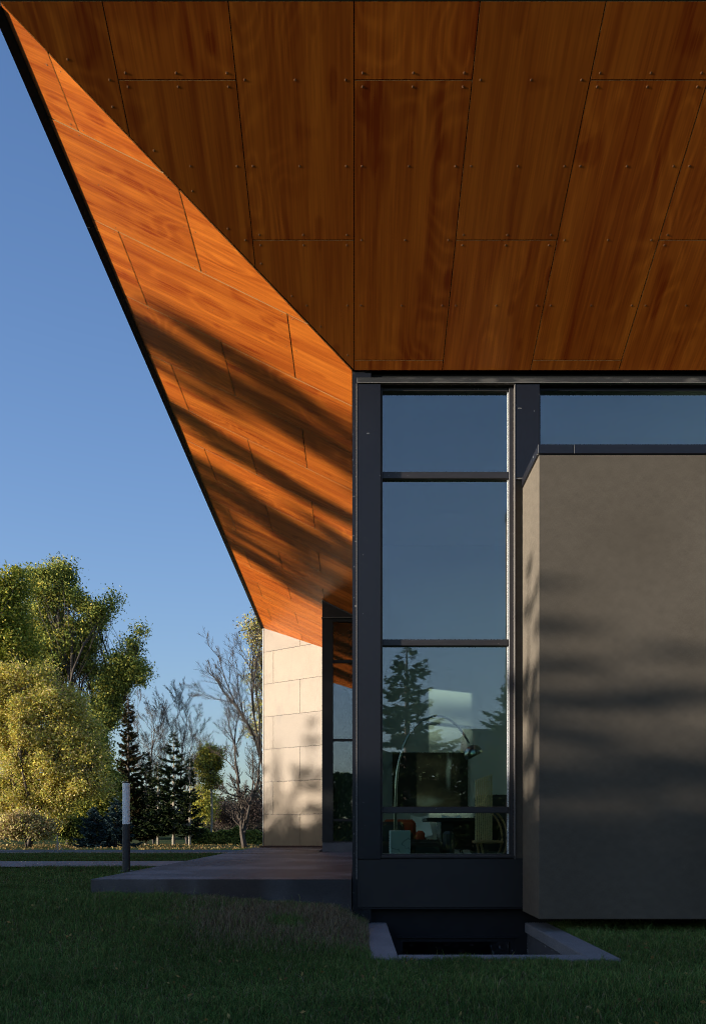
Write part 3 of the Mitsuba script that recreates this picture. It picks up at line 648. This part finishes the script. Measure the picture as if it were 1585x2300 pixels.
def spruce_mesh(h, r, seed, tops=0.08, cols=((0.030, 0.045, 0.018), (0.045, 0.055, 0.020), (0.018, 0.030, 0.014)), whorls=26, dens=1.0, gap=0.0, power=0.85, tuft=0.16, droopy=1.0, jit=0.7):
    g = np.random.default_rng(seed); wood = [tube([(0, 0, -0.3), (0.02, 0, h * 0.5), (0, 0, h)], np.array([0.016, 0.010, 0.002]) * h, 7)]
    V, C = [], []
    for i in range(whorls):
        t = tops + (0.985 - tops) * ((i + g.uniform(-0.3, 0.3)) / (whorls - 1)); t = min(max(t, tops), 0.99)
        if g.random() < gap: continue
        R = r * (1 - t) ** power * g.uniform(0.75, 1.2) + 0.06
        for k in range(int(g.integers(5, 8))):
            az = g.uniform(0, 2 * np.pi); Rk = R * g.uniform(0.6, 1.12); droop = droopy * (g.uniform(0.10, 0.38) * (1 - t) - 0.25 * t)
            u = np.linspace(0, 1, 6); x = u * Rk; z = h * t + g.uniform(-jit, jit) * h / whorls - droop * Rk * u + 0.22 * Rk * u ** 3
            line = np.stack([np.cos(az) * x, np.sin(az) * x, z], 1)
            wood.append(tube(line, np.linspace(0.02 * (1 - t) + 0.006, 0.004, 6), 3))
            m = max(6, int(30 * dens * Rk / 0.9))
            s = g.uniform(0.12, 1.0, m) ** 0.8; p = np.stack([np.interp(s, u, line[:, j]) for j in range(3)], 1)
            dirb = np.array([np.cos(az), np.sin(az), -droop * 0.6]); sidev = np.array([-np.sin(az), np.cos(az), 0])
            sg = g.choice([-1, 1], m)[:, None]
            dv = dirb * g.uniform(0.3, 1.0, (m, 1)) + sidev * sg * g.uniform(0.2, 1.0, (m, 1)) + np.array([0, 0, -1]) * g.uniform(-0.15, 0.75, (m, 1))
            dv /= np.linalg.norm(dv, axis=1, keepdims=True); L = tuft * g.uniform(0.6, 1.5, (m, 1)) * (0.5 + 0.9 * (1 - s[:, None])) * (0.6 + 0.5 * Rk)
            wv = np.cross(dv, g.normal(size=(m, 3))); wv /= np.linalg.norm(wv, axis=1, keepdims=True)
            W = L * 0.17
            V.append(np.stack([p - wv * W * 0.3, p + dv * L * 0.55 - wv * W, p + dv * L, p + dv * L * 0.55 + wv * W], 1).reshape(-1, 3))
            col = np.asarray(cols)[g.integers(0, len(cols), m)] * g.uniform(0.7, 1.3, (m, 1)); C.append(np.repeat(col, 4, 0))
    V, C = np.vstack(V), np.vstack(C); i = np.arange(len(V) // 4)[:, None] * 4
    return cat(wood), (V, np.vstack([i + [0, 1, 2], i + [0, 2, 3]])), C
def plant_spruce(name, label, pos, wood, crown, bark='grey_bark', sc=1.0, rot=0.0, group=None):
    t = thing(name, label, 'tree', group); M = T().translate([float(v) for v in pos]).rotate([0, 0, 1], rot).scale(sc)
    scene[numbered(t + '__trunk')] = {**wood, 'to_world': M, 'bsdf': {'type': 'ref', 'id': bark}}
    scene[numbered(t + '__crown')] = {**crown, 'to_world': M}
    return t
def spruce(name, label, pos, h, r, seed, bark='grey_bark', group=None, **kw):
    w, c, col = spruce_mesh(h, r, seed, **kw)
    return plant_spruce(name, label, pos, mikit.ply(w, bark, smooth=True), mikit.ply(c, 'needle', color=col), bark, group=group)

def bare(name, label, base, stems, seed, levels=4, r0=0.12, bark='bark', leaf=None, twig=0.008, spread=0.75, kids=(5, 7), category='tree', len_k=0.55):
    """stems: end points of the main stems; each branches down to fine twigs."""
    g = np.random.default_rng(seed); t = thing(name, label, category); out, tips = [], []
    def go(line, r, lev):
        L = np.linalg.norm(line[-1] - line[0]); n = len(line)
        out.append(tube(line, np.linspace(r, max(r * 0.3, twig * 0.6), n), 6 if lev >= levels - 1 else 3))
        if lev <= 0: tips.append(line[-1]); return
        main = (line[-1] - line[0]) / L
        for s in np.linspace(0.28, 1.0, int(g.integers(*kids))):
            i = s * (n - 1); a = int(min(i, n - 2)); p = line[a] + (line[a + 1] - line[a]) * (i - a)
            side = g.normal(size=3); side -= main * side.dot(main); side /= np.linalg.norm(side)
            dv = main * g.uniform(0.6, 1.0) + side * spread * g.uniform(0.5, 1.1) + np.array([0, 0, 0.28]); dv /= np.linalg.norm(dv)
            l = L * len_k * (1.08 - 0.55 * s) * g.uniform(0.7, 1.25)
            if s > 0.98: dv = main + side * 0.25; dv /= np.linalg.norm(dv)
            go(bent(p, p + dv * l, g, 0.10, 5), max(r * (0.62 - 0.3 * s), twig), lev - 1)
    for (p, q, r) in stems: go(bent(p, q, g, 0.06, 9), r * 0.72, levels)
    add('branches', cat(out), bark, t, smooth=True)
    if leaf:
        n, size, cols, ws, cond = leaf; tp = np.array(tips); tp = tp[cond(tp)]
        c = tp[g.integers(0, len(tp), n)] + g.normal(size=(n, 3)) * 0.22
        m, col = leaves(c, size, g, cols, ws); add('leaves', m, 'leaf', t, color=col)
    return t
def gbase(px, d, dz=0.0):
    x = X(px, d); return np.array([x, d, float(ground_z(x, d)) + dz])

# ---------------------------------------------------------------- trees in view
YEL, OLV, GRN, DKG, TAN = (0.74, 0.59, 0.12), (0.52, 0.50, 0.11), (0.25, 0.30, 0.075), (0.055, 0.080, 0.026), (0.62, 0.49, 0.22)
leafy_tree('cottonwood_tree', 'tall cottonwood with yellow-tinged crown and a dark green limb reaching right', gbase(150, 62),
           [(110, 1315, 46, 48), (95, 1400, 48, 70), (135, 1290, 28, 30), (165, 1355, 26, 28), (205, 1390, 34, 34), (245, 1352, 18, 22), (160, 1440, 55, 45), (110, 1480, 60, 50), (190, 1480, 38, 34),
            (240, 1545, 34, 40), (285, 1480, 26, 46), (308, 1430, 10, 22), (265, 1510, 36, 36), (300, 1515, 24, 28), (225, 1600, 34, 40), (250, 1590, 26, 28)],
           62, 80000, 0.088, (YEL, OLV, GRN, DKG), (0.9, 2.2, 3, 1.6), 11, 0.30, 0.36, per=150)
leafy_tree('poplar_tree', 'bright yellow-green poplar at the left edge of the picture', gbase(-25, 52),
           [(10, 1400, 44, 60), (32, 1310, 22, 36), (0, 1330, 30, 40), (30, 1455, 42, 44), (-40, 1400, 50, 80)], 52, 50000, 0.080, (YEL, (0.22, 0.24, 0.03), GRN), (1.2, 3, 1.5), 12, 0.3, 0.36, per=130)
leafy_tree('golden_willow_tree', 'broad golden willow filling the lower left', gbase(60, 46),
           [(-20, 1560, 40, 44), (28, 1530, 30, 34), (78, 1548, 34, 34), (52, 1600, 40, 40), (118, 1590, 34, 40), (158, 1580, 24, 44), (0, 1640, 44, 40), (70, 1660, 46, 40), (138, 1655, 40, 40), (188, 1640, 24, 40), (200, 1700, 26, 38),
            (30, 1720, 44, 44), (105, 1725, 46, 40), (165, 1720, 34, 44), (-10, 1790, 40, 40), (62, 1790, 44, 36), (130, 1790, 40, 38), (185, 1770, 30, 34), (35, 1838, 34, 24), (110, 1840, 34, 24), (216, 1760, 20, 36), (95, 1510, 16, 20), (5, 1508, 16, 20)],
           46, 120000, 0.066, (YEL, TAN, OLV, GRN), (2.6, 2.2, 2.2, 0.8), 13, 0.17, 0.27, per=170)
leafy_tree('willow_tree', 'olive green willow with low branches between the golden willow and the spruces', gbase(200, 50),
           [(205, 1690, 34, 46), (225, 1760, 34, 50), (190, 1820, 40, 36), (235, 1815, 30, 34), (160, 1835, 36, 26), (175, 1640, 30, 40)],
           50, 40000, 0.080, (OLV, YEL, GRN, DKG), (2.4, 1.0, 2.4, 1.2), 14, 0.2, 0.30, per=120)
leafy_tree('ornamental_shrub', 'tan feathery shrub under the golden willow at far left', gbase(55, 43), [(45, 1852, 36, 24), (85, 1858, 30, 20), (10, 1862, 24, 16)], 43, 9000, 0.07, (TAN, (0.30, 0.20, 0.10), OLV), (3, 2, 1), 15, 0.06, 0.25, category='shrub')
leafy_tree('low_shrub', 'dark green round shrub left of the stake', gbase(150, 47), [(150, 1862, 34, 20), (185, 1858, 26, 20)], 47, 8000, 0.075, (DKG, GRN, OLV), (2, 2, 1), 16, 0.06, 0.25, category='shrub')
BLUE = ((0.075, 0.115, 0.115), (0.055, 0.085, 0.08), (0.035, 0.055, 0.05))
for i, (px, d, top, r, lab) in enumerate([(208, 44, 1815, 1.15, 'low blue spruce at the left of the two behind the bollard'), (256, 44, 1792, 1.2, 'low blue spruce just left of the bollard lamp')]):
    b = gbase(px, d); spruce('blue_spruce', lab, b, Z(top, d) - b[2], r, 20 + i, cols=BLUE, whorls=16, dens=4.0, tops=0.03, tuft=0.2, power=0.8)
b = gbase(283, 58); spruce('spruce_tree', 'tall thin spruce with a rusty brown top above the bollard lamp', b, Z(1556, 58) - b[2], 1.75, 31, cols=((0.075, 0.05, 0.026), (0.045, 0.052, 0.022), (0.10, 0.062, 0.03), (0.028, 0.04, 0.018)), whorls=40, dens=4.0, tops=0.05, gap=0.05, tuft=0.21)
for i, (px, d, top, r, gap, lab) in enumerate([(385, 56, 1646, 2.1, 0.05, 'dark layered spruce, second from the right of the row of spruces'), (323, 58, 1690, 1.7, 0.1, 'spruce with a pale bare lower trunk just right of the bollard lamp'), (350, 57, 1712, 1.7, 0.08, 'shorter spruce between the layered spruce and the bollard lamp'), (421, 55, 1700, 1.35, 0.18, 'thin spruce at the right end of the row, long bare trunk')]):
    b = gbase(px, d); spruce('spruce_tree', lab, b, Z(top, d) - b[2], r, 41 + i, bark='pale_bark', whorls=24, dens=2.6, tops=0.13, gap=gap, power=0.7, tuft=0.2)
def stemset(base, tops, d, r):
    return [(base, at(x, y, d + dd), rr) for (x, y, dd, rr) in tops]
b = gbase(340, 66); bare('bare_tree', 'leafless tree behind the spruces, left of its twin', b, stemset(b, [(342, 1640, 0, .13), (325, 1655, 1, .08), (358, 1648, -1, .08)], 66, .1), 51, 4, twig=0.014, bark='grey_bark')
b = gbase(415, 64); bare('bare_tree', 'leafless tree behind the spruces with a forked rounded top', b, stemset(b, [(412, 1625, 0, .13), (400, 1640, 1, .07), (430, 1650, -1, .08)], 64, .1), 52, 4, twig=0.014, bark='grey_bark')
leafy_tree('aspen_tree', 'slender aspen with a small yellow crown on a bare pale trunk', gbase(467, 60), [(462, 1690, 15, 14), (472, 1712, 18, 22), (456, 1720, 14, 20), (470, 1752, 22, 16), (486, 1690, 8, 10)], 60, 11000, 0.07, ((0.30, 0.22, 0.02), OLV, GRN, (0.06, 0.07, 0.05)), (2, 2, 1.2, 1), 53, 0.09, 0.24, bark='pale_bark', per=60, fork=0.75)
b = gbase(545, 42)
bare('bare_tree', 'large leafless multi-stemmed tree beside the tan wall', b,
     [(b, at(540, 1815, 42), .22), (at(541, 1830, 42), at(527, 1740, 42.2), .15), (at(533, 1760, 42.1), at(531, 1600, 42.3), .09), (at(548, 1850, 42), at(572, 1755, 41.6), .12), (at(570, 1775, 41.6), at(583, 1640, 41.6), .07),
      (at(541, 1830, 42), at(522, 1770, 42.4), .07), (at(530, 1745, 42), at(478, 1690, 43), .05), (at(534, 1790, 42), at(492, 1775, 41), .05), (at(530, 1700, 42), at(500, 1590, 42), .06), (at(560, 1790, 41.6), at(562, 1690, 42), .06)], 54, 3, twig=0.0075, bark='bark', kids=(6, 8))
b2 = gbase(598, 52)
bare('bare_tree', 'leaning bare tree with long branches sweeping up left over the lawn', b2,
     [(b2, at(578, 1690, 52), .24), (at(579, 1700, 52), at(533, 1595, 52), .15), (at(536, 1600, 52), at(470, 1510, 52.5), .09), (at(545, 1622, 52), at(486, 1475, 52), .09), (at(560, 1650, 52), at(527, 1500, 51.5), .08), (at(520, 1578, 52), at(440, 1548, 53), .05), (at(578, 1680, 52), at(545, 1470, 52.6), .10), (at(565, 1610, 52), at(575, 1430, 52), .08)],
     55, 3, twig=0.009, bark='bark', kids=(6, 8))
b3 = gbase(612, 60)
leafy_tree('birch_tree', 'half bare tree with scattered yellow leaves behind the tan wall corner', b3, [(560, 1410, 20, 24), (585, 1440, 22, 30), (575, 1480, 20, 20), (578, 1530, 24, 20), (600, 1400, 30, 40), (566, 1650, 12, 22), (590, 1600, 24, 40)], 60, 6500, 0.09, (TAN, OLV, (0.07, 0.07, 0.045)), (2, 1.6, 1.4), 56, 0.2, 0.42, per=40)
# far growth
def shrub_mass(name, label, px, py, rx, ry, d, seed, cols, ws, n, size, category='shrub', per=60):
    return leafy_tree(name, label, gbase(px, d), [(px, py, rx, ry), (px - rx * .6, py + ry * .3, rx * .6, ry * .7), (px + rx * .6, py + ry * .3, rx * .6, ry * .7)], d, n, size, cols, ws, seed, 0.05, 0.4, category=category, per=per)
PINK = ((0.12, 0.085, 0.075), (0.16, 0.115, 0.09), (0.09, 0.07, 0.06))
shrub_mass('twiggy_shrub', 'pinkish brown twiggy shrub behind the aspen trunk', 500, 1828, 24, 28, 70, 61, PINK, (1, 1, 1), 7000, 0.06)
shrub_mass('twiggy_shrub', 'pinkish brown twiggy shrub against the tan wall edge', 562, 1818, 22, 34, 66, 62, PINK, (1, 1, 1), 7000, 0.06)
shrub_mass('yellow_shrub', 'yellow-leaved shrub between spruces and aspen', 450, 1800, 16, 40, 68, 63, (YEL, OLV, GRN), (1, 2, 1), 6000, 0.09)
g = np.random.default_rng(70)
def hedge():
    n = 26000; x = g.uniform(X(425, 60), X(640, 60), n); y = 60 + g.uniform(-0.5, 0.5, n)
    hz = 1.05 + 0.16 * np.sin(x * 2.1) + 0.1 * np.sin(x * 5.3 + 1)
    z = ground_z(x, y) + hz * g.random(n) ** 0.8
    m, col = leaves(np.stack([x, y, z], 1), 0.075, g, (GRN, OLV, DKG), (2, 1.6, 1.5)); return m, col
HG = thing('hedge', 'low clipped green hedge beyond the lawn by the tan wall', 'hedge')
m, col = hedge(); add('foliage', m, 'leaf', HG, color=col)
add('stems', cat([tube([(x, 60, -0.8), (x + g.uniform(-.2, .2), 60, 0.2)], 0.03, 4) for x in np.linspace(X(427, 60), X(638, 60), 22)]), 'bark', HG)
def treeline():
    P, W = [], []
    for k in range(110):
        x, y = g.uniform(-75, 6), g.uniform(105, 135); h = g.uniform(4.0, 7.5) if g.random() < .8 else g.uniform(7, 10); z0 = float(ground_z(x, y))
        c = np.array([x, y, z0 + h * 0.55]); P.append(ellipsoid_pts(420, c, (h * .33, h * .33, h * .45), g, 0.2)); W.append(tube([(x, y, z0), (x, y, z0 + h * .7)], 0.12, 4))
    m, col = leaves(np.vstack(P), 0.26, g, ((0.10, 0.085, 0.075), (0.075, 0.08, 0.045), (0.14, 0.12, 0.07), (0.05, 0.06, 0.035)), (2, 2, 1, 1))
    return m, col
m, col = treeline(); tag(add('far_woods', m, 'leaf', color=col), 'low hazy mixed autumn woods along the horizon', 'woods', kind='stuff')
# a stake on the far lawn
p = at(125, 1905, 31.0); p[2] = float(ground_z(p[0], p[1]))
SK = thing('sapling_stake', 'thin wooden stake with leaning props on the far lawn edge', 'stake')
add('post', tube([p, p + [-0.02, 0, 0.62]], [0.03, 0.025], 6), 'pale_bark', SK); add('prop', tube([p + [0.22, 0, 0], p + [0.0, 0, 0.34]], 0.018, 5), 'pale_bark', SK); add('prop', tube([p + [-0.18, 0.1, 0], p + [0.0, 0, 0.36]], 0.018, 5), 'pale_bark', SK)

# ---------------------------------------------------------------- outside the frame: the trees that shade the house and that the glass mirrors
eS, eW = np.array([-math.cos(SUN_AZ), -math.sin(SUN_AZ)]), np.array([math.sin(SUN_AZ), -math.cos(SUN_AZ)])
VAR = []
for i, (r, dens, gap, pw) in enumerate([(2.3, 1.3, 0.05, 0.85), (2.3, 1.1, 0.14, 0.95), (2.3, 1.8, 0.0, 0.70), (0.85, 4.5, 0.0, 0.35)]):
    wd, cr, col = spruce_mesh(10.0, r, 80 + i, whorls=30, dens=dens, gap=gap, power=pw, tuft=0.26 if i < 3 else 0.34, tops=0.03)
    VAR.append((mikit.ply(wd, 'grey_bark', smooth=True), mikit.ply(cr, 'needle', color=col)))
wd, cr, col = spruce_mesh(10.0, 2.0, 88, whorls=13, dens=8.0, gap=0.0, power=0.55, tuft=0.26, tops=0.03, droopy=0.35, jit=0.0)
VAR.append((mikit.ply(wd, 'grey_bark', smooth=True), mikit.ply(cr, 'needle', color=col)))
def shade_tree(w, top, var, sc_r, s, lab, group):
    """A conifer standing s metres sunward, its tip's shadow reaching height top at the house."""
    p = eS * s + eW * w; gz = float(ground_z(p[0], p[1])); h = top + math.tan(SUN_EL) * (s + (4.5 if w > -9.9 else 0.5)) - gz
    t = thing('spruce_tree', lab, 'tree', group)
    M = T().translate([float(p[0]), float(p[1]), gz]).rotate([0, 0, 1], (w * 77) % 360).scale([h / 10 * sc_r, h / 10 * sc_r, h / 10])
    a, b = VAR[var]
    scene[numbered(t + '__trunk')] = {**a, 'to_world': M}
    scene[numbered(t + '__crown')] = {**b, 'to_world': M}
for k, w_ in enumerate(np.arange(6.0, -34.0, -1.55)):          # the thick back row
    shade_tree(float(w_), 0.9 + 0.9 * ((k * 37) % 10) / 10 - (0.5 if -10.5 < w_ < -7.5 else 0), 2, 1.25, 30.0 + (k % 3) * 1.7, 'dark dense spruce of the thick row west of the house', 'thick row of spruces west of the house')
for w_, top_, v_, r_, s_ in [(-8.7, 3.7, 4, 1.0, 20), (-9.9, 2.2, 4, 0.8, 21), (-7.3, 3.0, 4, 1.0, 22), (-8.1, 2.5, 4, 0.9, 25), (-8.45, 1.8, 4, 1.0, 28), (-8.25, 3.35, 4, 0.8, 21), (-7.75, 2.75, 4, 0.9, 23), (-8.95, 1.7, 4, 0.8, 24),
                             (-11.05, 7.3, 3, 0.8, 34), (-12.35, 8.9, 3, 1.25, 38), (-14.2, 8.6, 3, 0.85, 34), (-16.3, 8.0, 3, 1.5, 42), (-17.5, 8.5, 3, 1.5, 42), (-18.9, 7.9, 3, 1.6, 43), (-20.3, 8.3, 3, 1.4, 42), (-21.4, 7.5, 3, 0.9, 35), (-23.0, 6.9, 3, 0.9, 27),
                             (-26.0, 3.4, 4, 0.9, 38), (-27.2, 4.9, 4, 0.8, 39), (-27.8, 3.3, 1, 0.9, 40), (-28.5, 4.0, 1, 0.8, 38), (-29.5, 4.6, 4, 0.8, 30), (-28.1, 2.3, 1, 1.0, 33), (-26.7, 2.6, 0, 0.9, 32), (-29.0, 2.5, 0, 0.9, 36)]:
    shade_tree(w_, top_, v_, r_, s_, 'narrow dark conifer in front of the thick row west of the house', 'narrow conifers west of the house')
n = 60000; u_ = g.uniform(-36, 9, n); ss = 34 + g.uniform(-0.9, 0.9, n); hp = np.stack([eS[0] * ss + eW[0] * u_, eS[1] * ss + eW[1] * u_], 1)
top_ = 0.62 + math.tan(SUN_EL) * 39 + 1.5 * (mk_fbm(u_ * 1.6, 0 * u_) - 0.5); gz_ = ground_z(hp[:, 0], hp[:, 1])
HW = thing('tall_hedge', 'tall dense hedge closing the garden west of the house', 'hedge')
m, col = leaves(np.stack([hp[:, 0], hp[:, 1], gz_ + (top_ - gz_) * g.random(n) ** 0.8], 1), 0.20, g, (DKG, GRN), (2, 1)); add('foliage', m, 'leaf', HW, color=col)
for px, top, t_, var, r_, lab in [(908, 1452, 30, 2, 1.55, 'tall spruce behind the viewer, mirrored at the left of the window'), (1156, 1475, 34, 2, 1.3, 'tall spruce behind the viewer, mirrored at the right of the window'), (1060, 1640, 42, 1, 0.9, 'shorter spruce behind the viewer, mirrored beside the dark roof')]:
    dd = 2 * YG + t_; x, h = X(px, dd), Z(top, dd) + 0.9
    t = thing('spruce_tree', lab, 'tree'); M = T().translate([x, -t_, -0.9]).scale([h / 10 * r_, h / 10 * r_, h / 10]); a, b = VAR[var]
    scene[numbered(t + '__trunk')] = {**a, 'to_world': M}; scene[numbered(t + '__crown')] = {**b, 'to_world': M}
NH = thing('neighbour_house', 'low house with a dark gabled roof behind the viewer, mirrored in the window', 'house')
add('wall', box(9.5, 30, -52, -44, -1.2, 5.2), 'stucco', NH)
rp = [(-53, 5.1), (-48, 8.6), (-43, 5.1)]
v = np.array([(x, y, z) for x in (8.8, 31) for y, z in rp]); add('roof', (v, np.array([[0, 1, 4], [0, 4, 3], [1, 2, 5], [1, 5, 4], [0, 2, 1], [3, 4, 5], [0, 3, 5], [0, 5, 2]])), 'roof_membrane', NH)
HG2 = thing('tall_hedge', 'tall dark hedge across the garden behind the viewer', 'hedge')
n = 46000; x = g.uniform(-14, 34, n); y = -40 + g.uniform(-0.9, 0.9, n); z = -1 + (6.6 + 0.9 * mk_fbm(x * 0.7, 0 * x)) * g.random(n) ** 0.8
m, col = leaves(np.stack([x, y, z], 1), 0.22, g, (DKG, GRN), (2, 1)); add('foliage', m, 'leaf', HG2, color=col)

# ---------------------------------------------------------------- grass
def grass(n, xr_, yr, hmin, hmax, wdt, seed, keep, power=1.0):
    g = np.random.default_rng(seed)
    x = g.uniform(*xr_, n); y = yr[0] + (yr[1] - yr[0]) * g.random(n) ** power
    k = keep(x, y); x, y = x[k], y[k]; n = len(x)
    dryness = np.clip((mk_fbm(x * 0.8, y * 0.8) - 0.36) * 6, 0, 1) * sst(7.3, 8.6, y) * sst(-2.6, -0.9, x) * sst(0.9, -0.1, x)
    thin = g.random(n) > 0.5 * dryness; x, y, dryness = x[thin], y[thin], dryness[thin]; n = len(x)
    tall = (0.35 + 1.3 * mk_fbm(x * 1.6 + 9, y * 1.6)) * (0.6 + 0.8 * mk_fbm(x * 7.0 + 2, y * 7.0)) * np.where(g.random(n) < 0.02, 1.8, 1.0)
    h = g.uniform(hmin, hmax, n) * tall * (1 + 0.5 * dryness); az = g.uniform(0, 2 * np.pi, n); lean = g.uniform(0.1, 0.8, n); az2 = g.uniform(0, 2 * np.pi, n)
    b = np.stack([x, y, ground_z(x, y) - 0.005 + 0.02 * (np.sin(x * 1.7 + y * 0.9) * np.sin(y * 1.3 - x * 0.6)) * ((y < 9.5) & (y > 3))], 1)
    side = np.stack([np.cos(az), np.sin(az), 0 * az], 1) * (wdt * g.uniform(0.7, 1.3, n))[:, None]
    ln = np.stack([np.cos(az2), np.sin(az2), 0 * az], 1) * (h * lean)[:, None]
    up = np.stack([0 * h, 0 * h, h], 1)
    v = np.stack([b - side, b + side, b + ln * 0.35 + up * 0.6 + side * 0.7, b + ln * 0.35 + up * 0.6 - side * 0.7, b + ln + up * (1 - 0.25 * lean[:, None])], 1).reshape(-1, 3)
    i = np.arange(n)[:, None] * 5
    f = np.vstack([i + [0, 1, 2], i + [0, 2, 3], i + [3, 2, 4]])
    gcol = np.array([(0.080, 0.145, 0.038), (0.105, 0.170, 0.046), (0.058, 0.112, 0.032), (0.165, 0.180, 0.060)])[g.integers(0, 4, n)] * g.uniform(0.7, 1.35, (n, 1)) * (0.65 + 0.7 * mk_fbm(x * 0.7 + 3, y * 1.1))[:, None]
    dcol = np.array([(0.22, 0.165, 0.10), (0.13, 0.085, 0.055), (0.28, 0.22, 0.14)])[g.integers(0, 3, n)]
    isdry = (g.random(n) < np.maximum(dryness * 0.97, 0.05))[:, None]
    return (v, f), np.repeat(np.where(isdry, dcol, gcol), 5, 0)
def keep_near(x, y):
    well = (x > WELL['x0'] + 0.015) & (x < WELL['x1'] + 0.02) & (y > WELL['y0'] + 0.02)
    porch = (x > -3.09) & (y > 9.89) & (x < 0.02)
    house = (y > 10.12) & (x > -0.1)
    view = np.abs(x) < (y + 0.3) * 0.43 + 0.25
    return ~(well | porch | house) & view
m, col = grass(420000, (-5.5, 5.2), (4.4, 10.6), 0.035, 0.085, 0.0028, 90, keep_near, 1.0)
tag(add('grass', m, 'blade', color=col), 'short dark green lawn grass in the foreground shade', 'grass', kind='stuff')
pathpoly = PATH
def keep_mid(x, y):
    t = (x + 14.5) / 11.4; lo, hi = 13.6 + t * 1.0, 16.8 + t * 0.5
    on_path = (y > lo - 0.02) & (y < hi + 0.02)
    return ~on_path & ~((x > -3.1)) & (np.abs(x) < (y + 0.5) * 0.43 + 0.4)
m, col = grass(230000, (-13.5, -3.1), (10.5, 26.4), 0.04, 0.085, 0.0045, 91, keep_mid, 1.0)
tag(add('side_grass', m, 'blade', color=col), 'green lawn strips beside the porch and the path', 'grass', kind='stuff')
n = 420; x = g.uniform(-4.5, 4.5, n); y = g.uniform(4.6, 9.6, n); k = keep_near(x, y); x, y = x[k], y[k]
x, y = np.concatenate([x, g.uniform(-26, -2, 2600)]), np.concatenate([y, g.uniform(35.5, 58, 2600)]); sz = np.where(y > 20, 0.06, 0.02)
m, col = leaves(np.stack([x, y, ground_z(x, y) + g.uniform(0.02, 0.06, len(x))], 1), sz, g, ((0.30, 0.20, 0.07), (0.18, 0.11, 0.05), (0.34, 0.26, 0.10)), (1, 1, 1))
tag(add('fallen_leaves', m, 'leaf', color=col), 'small fallen leaves scattered over the foreground lawn and the far lawn', 'leaves', kind='stuff')
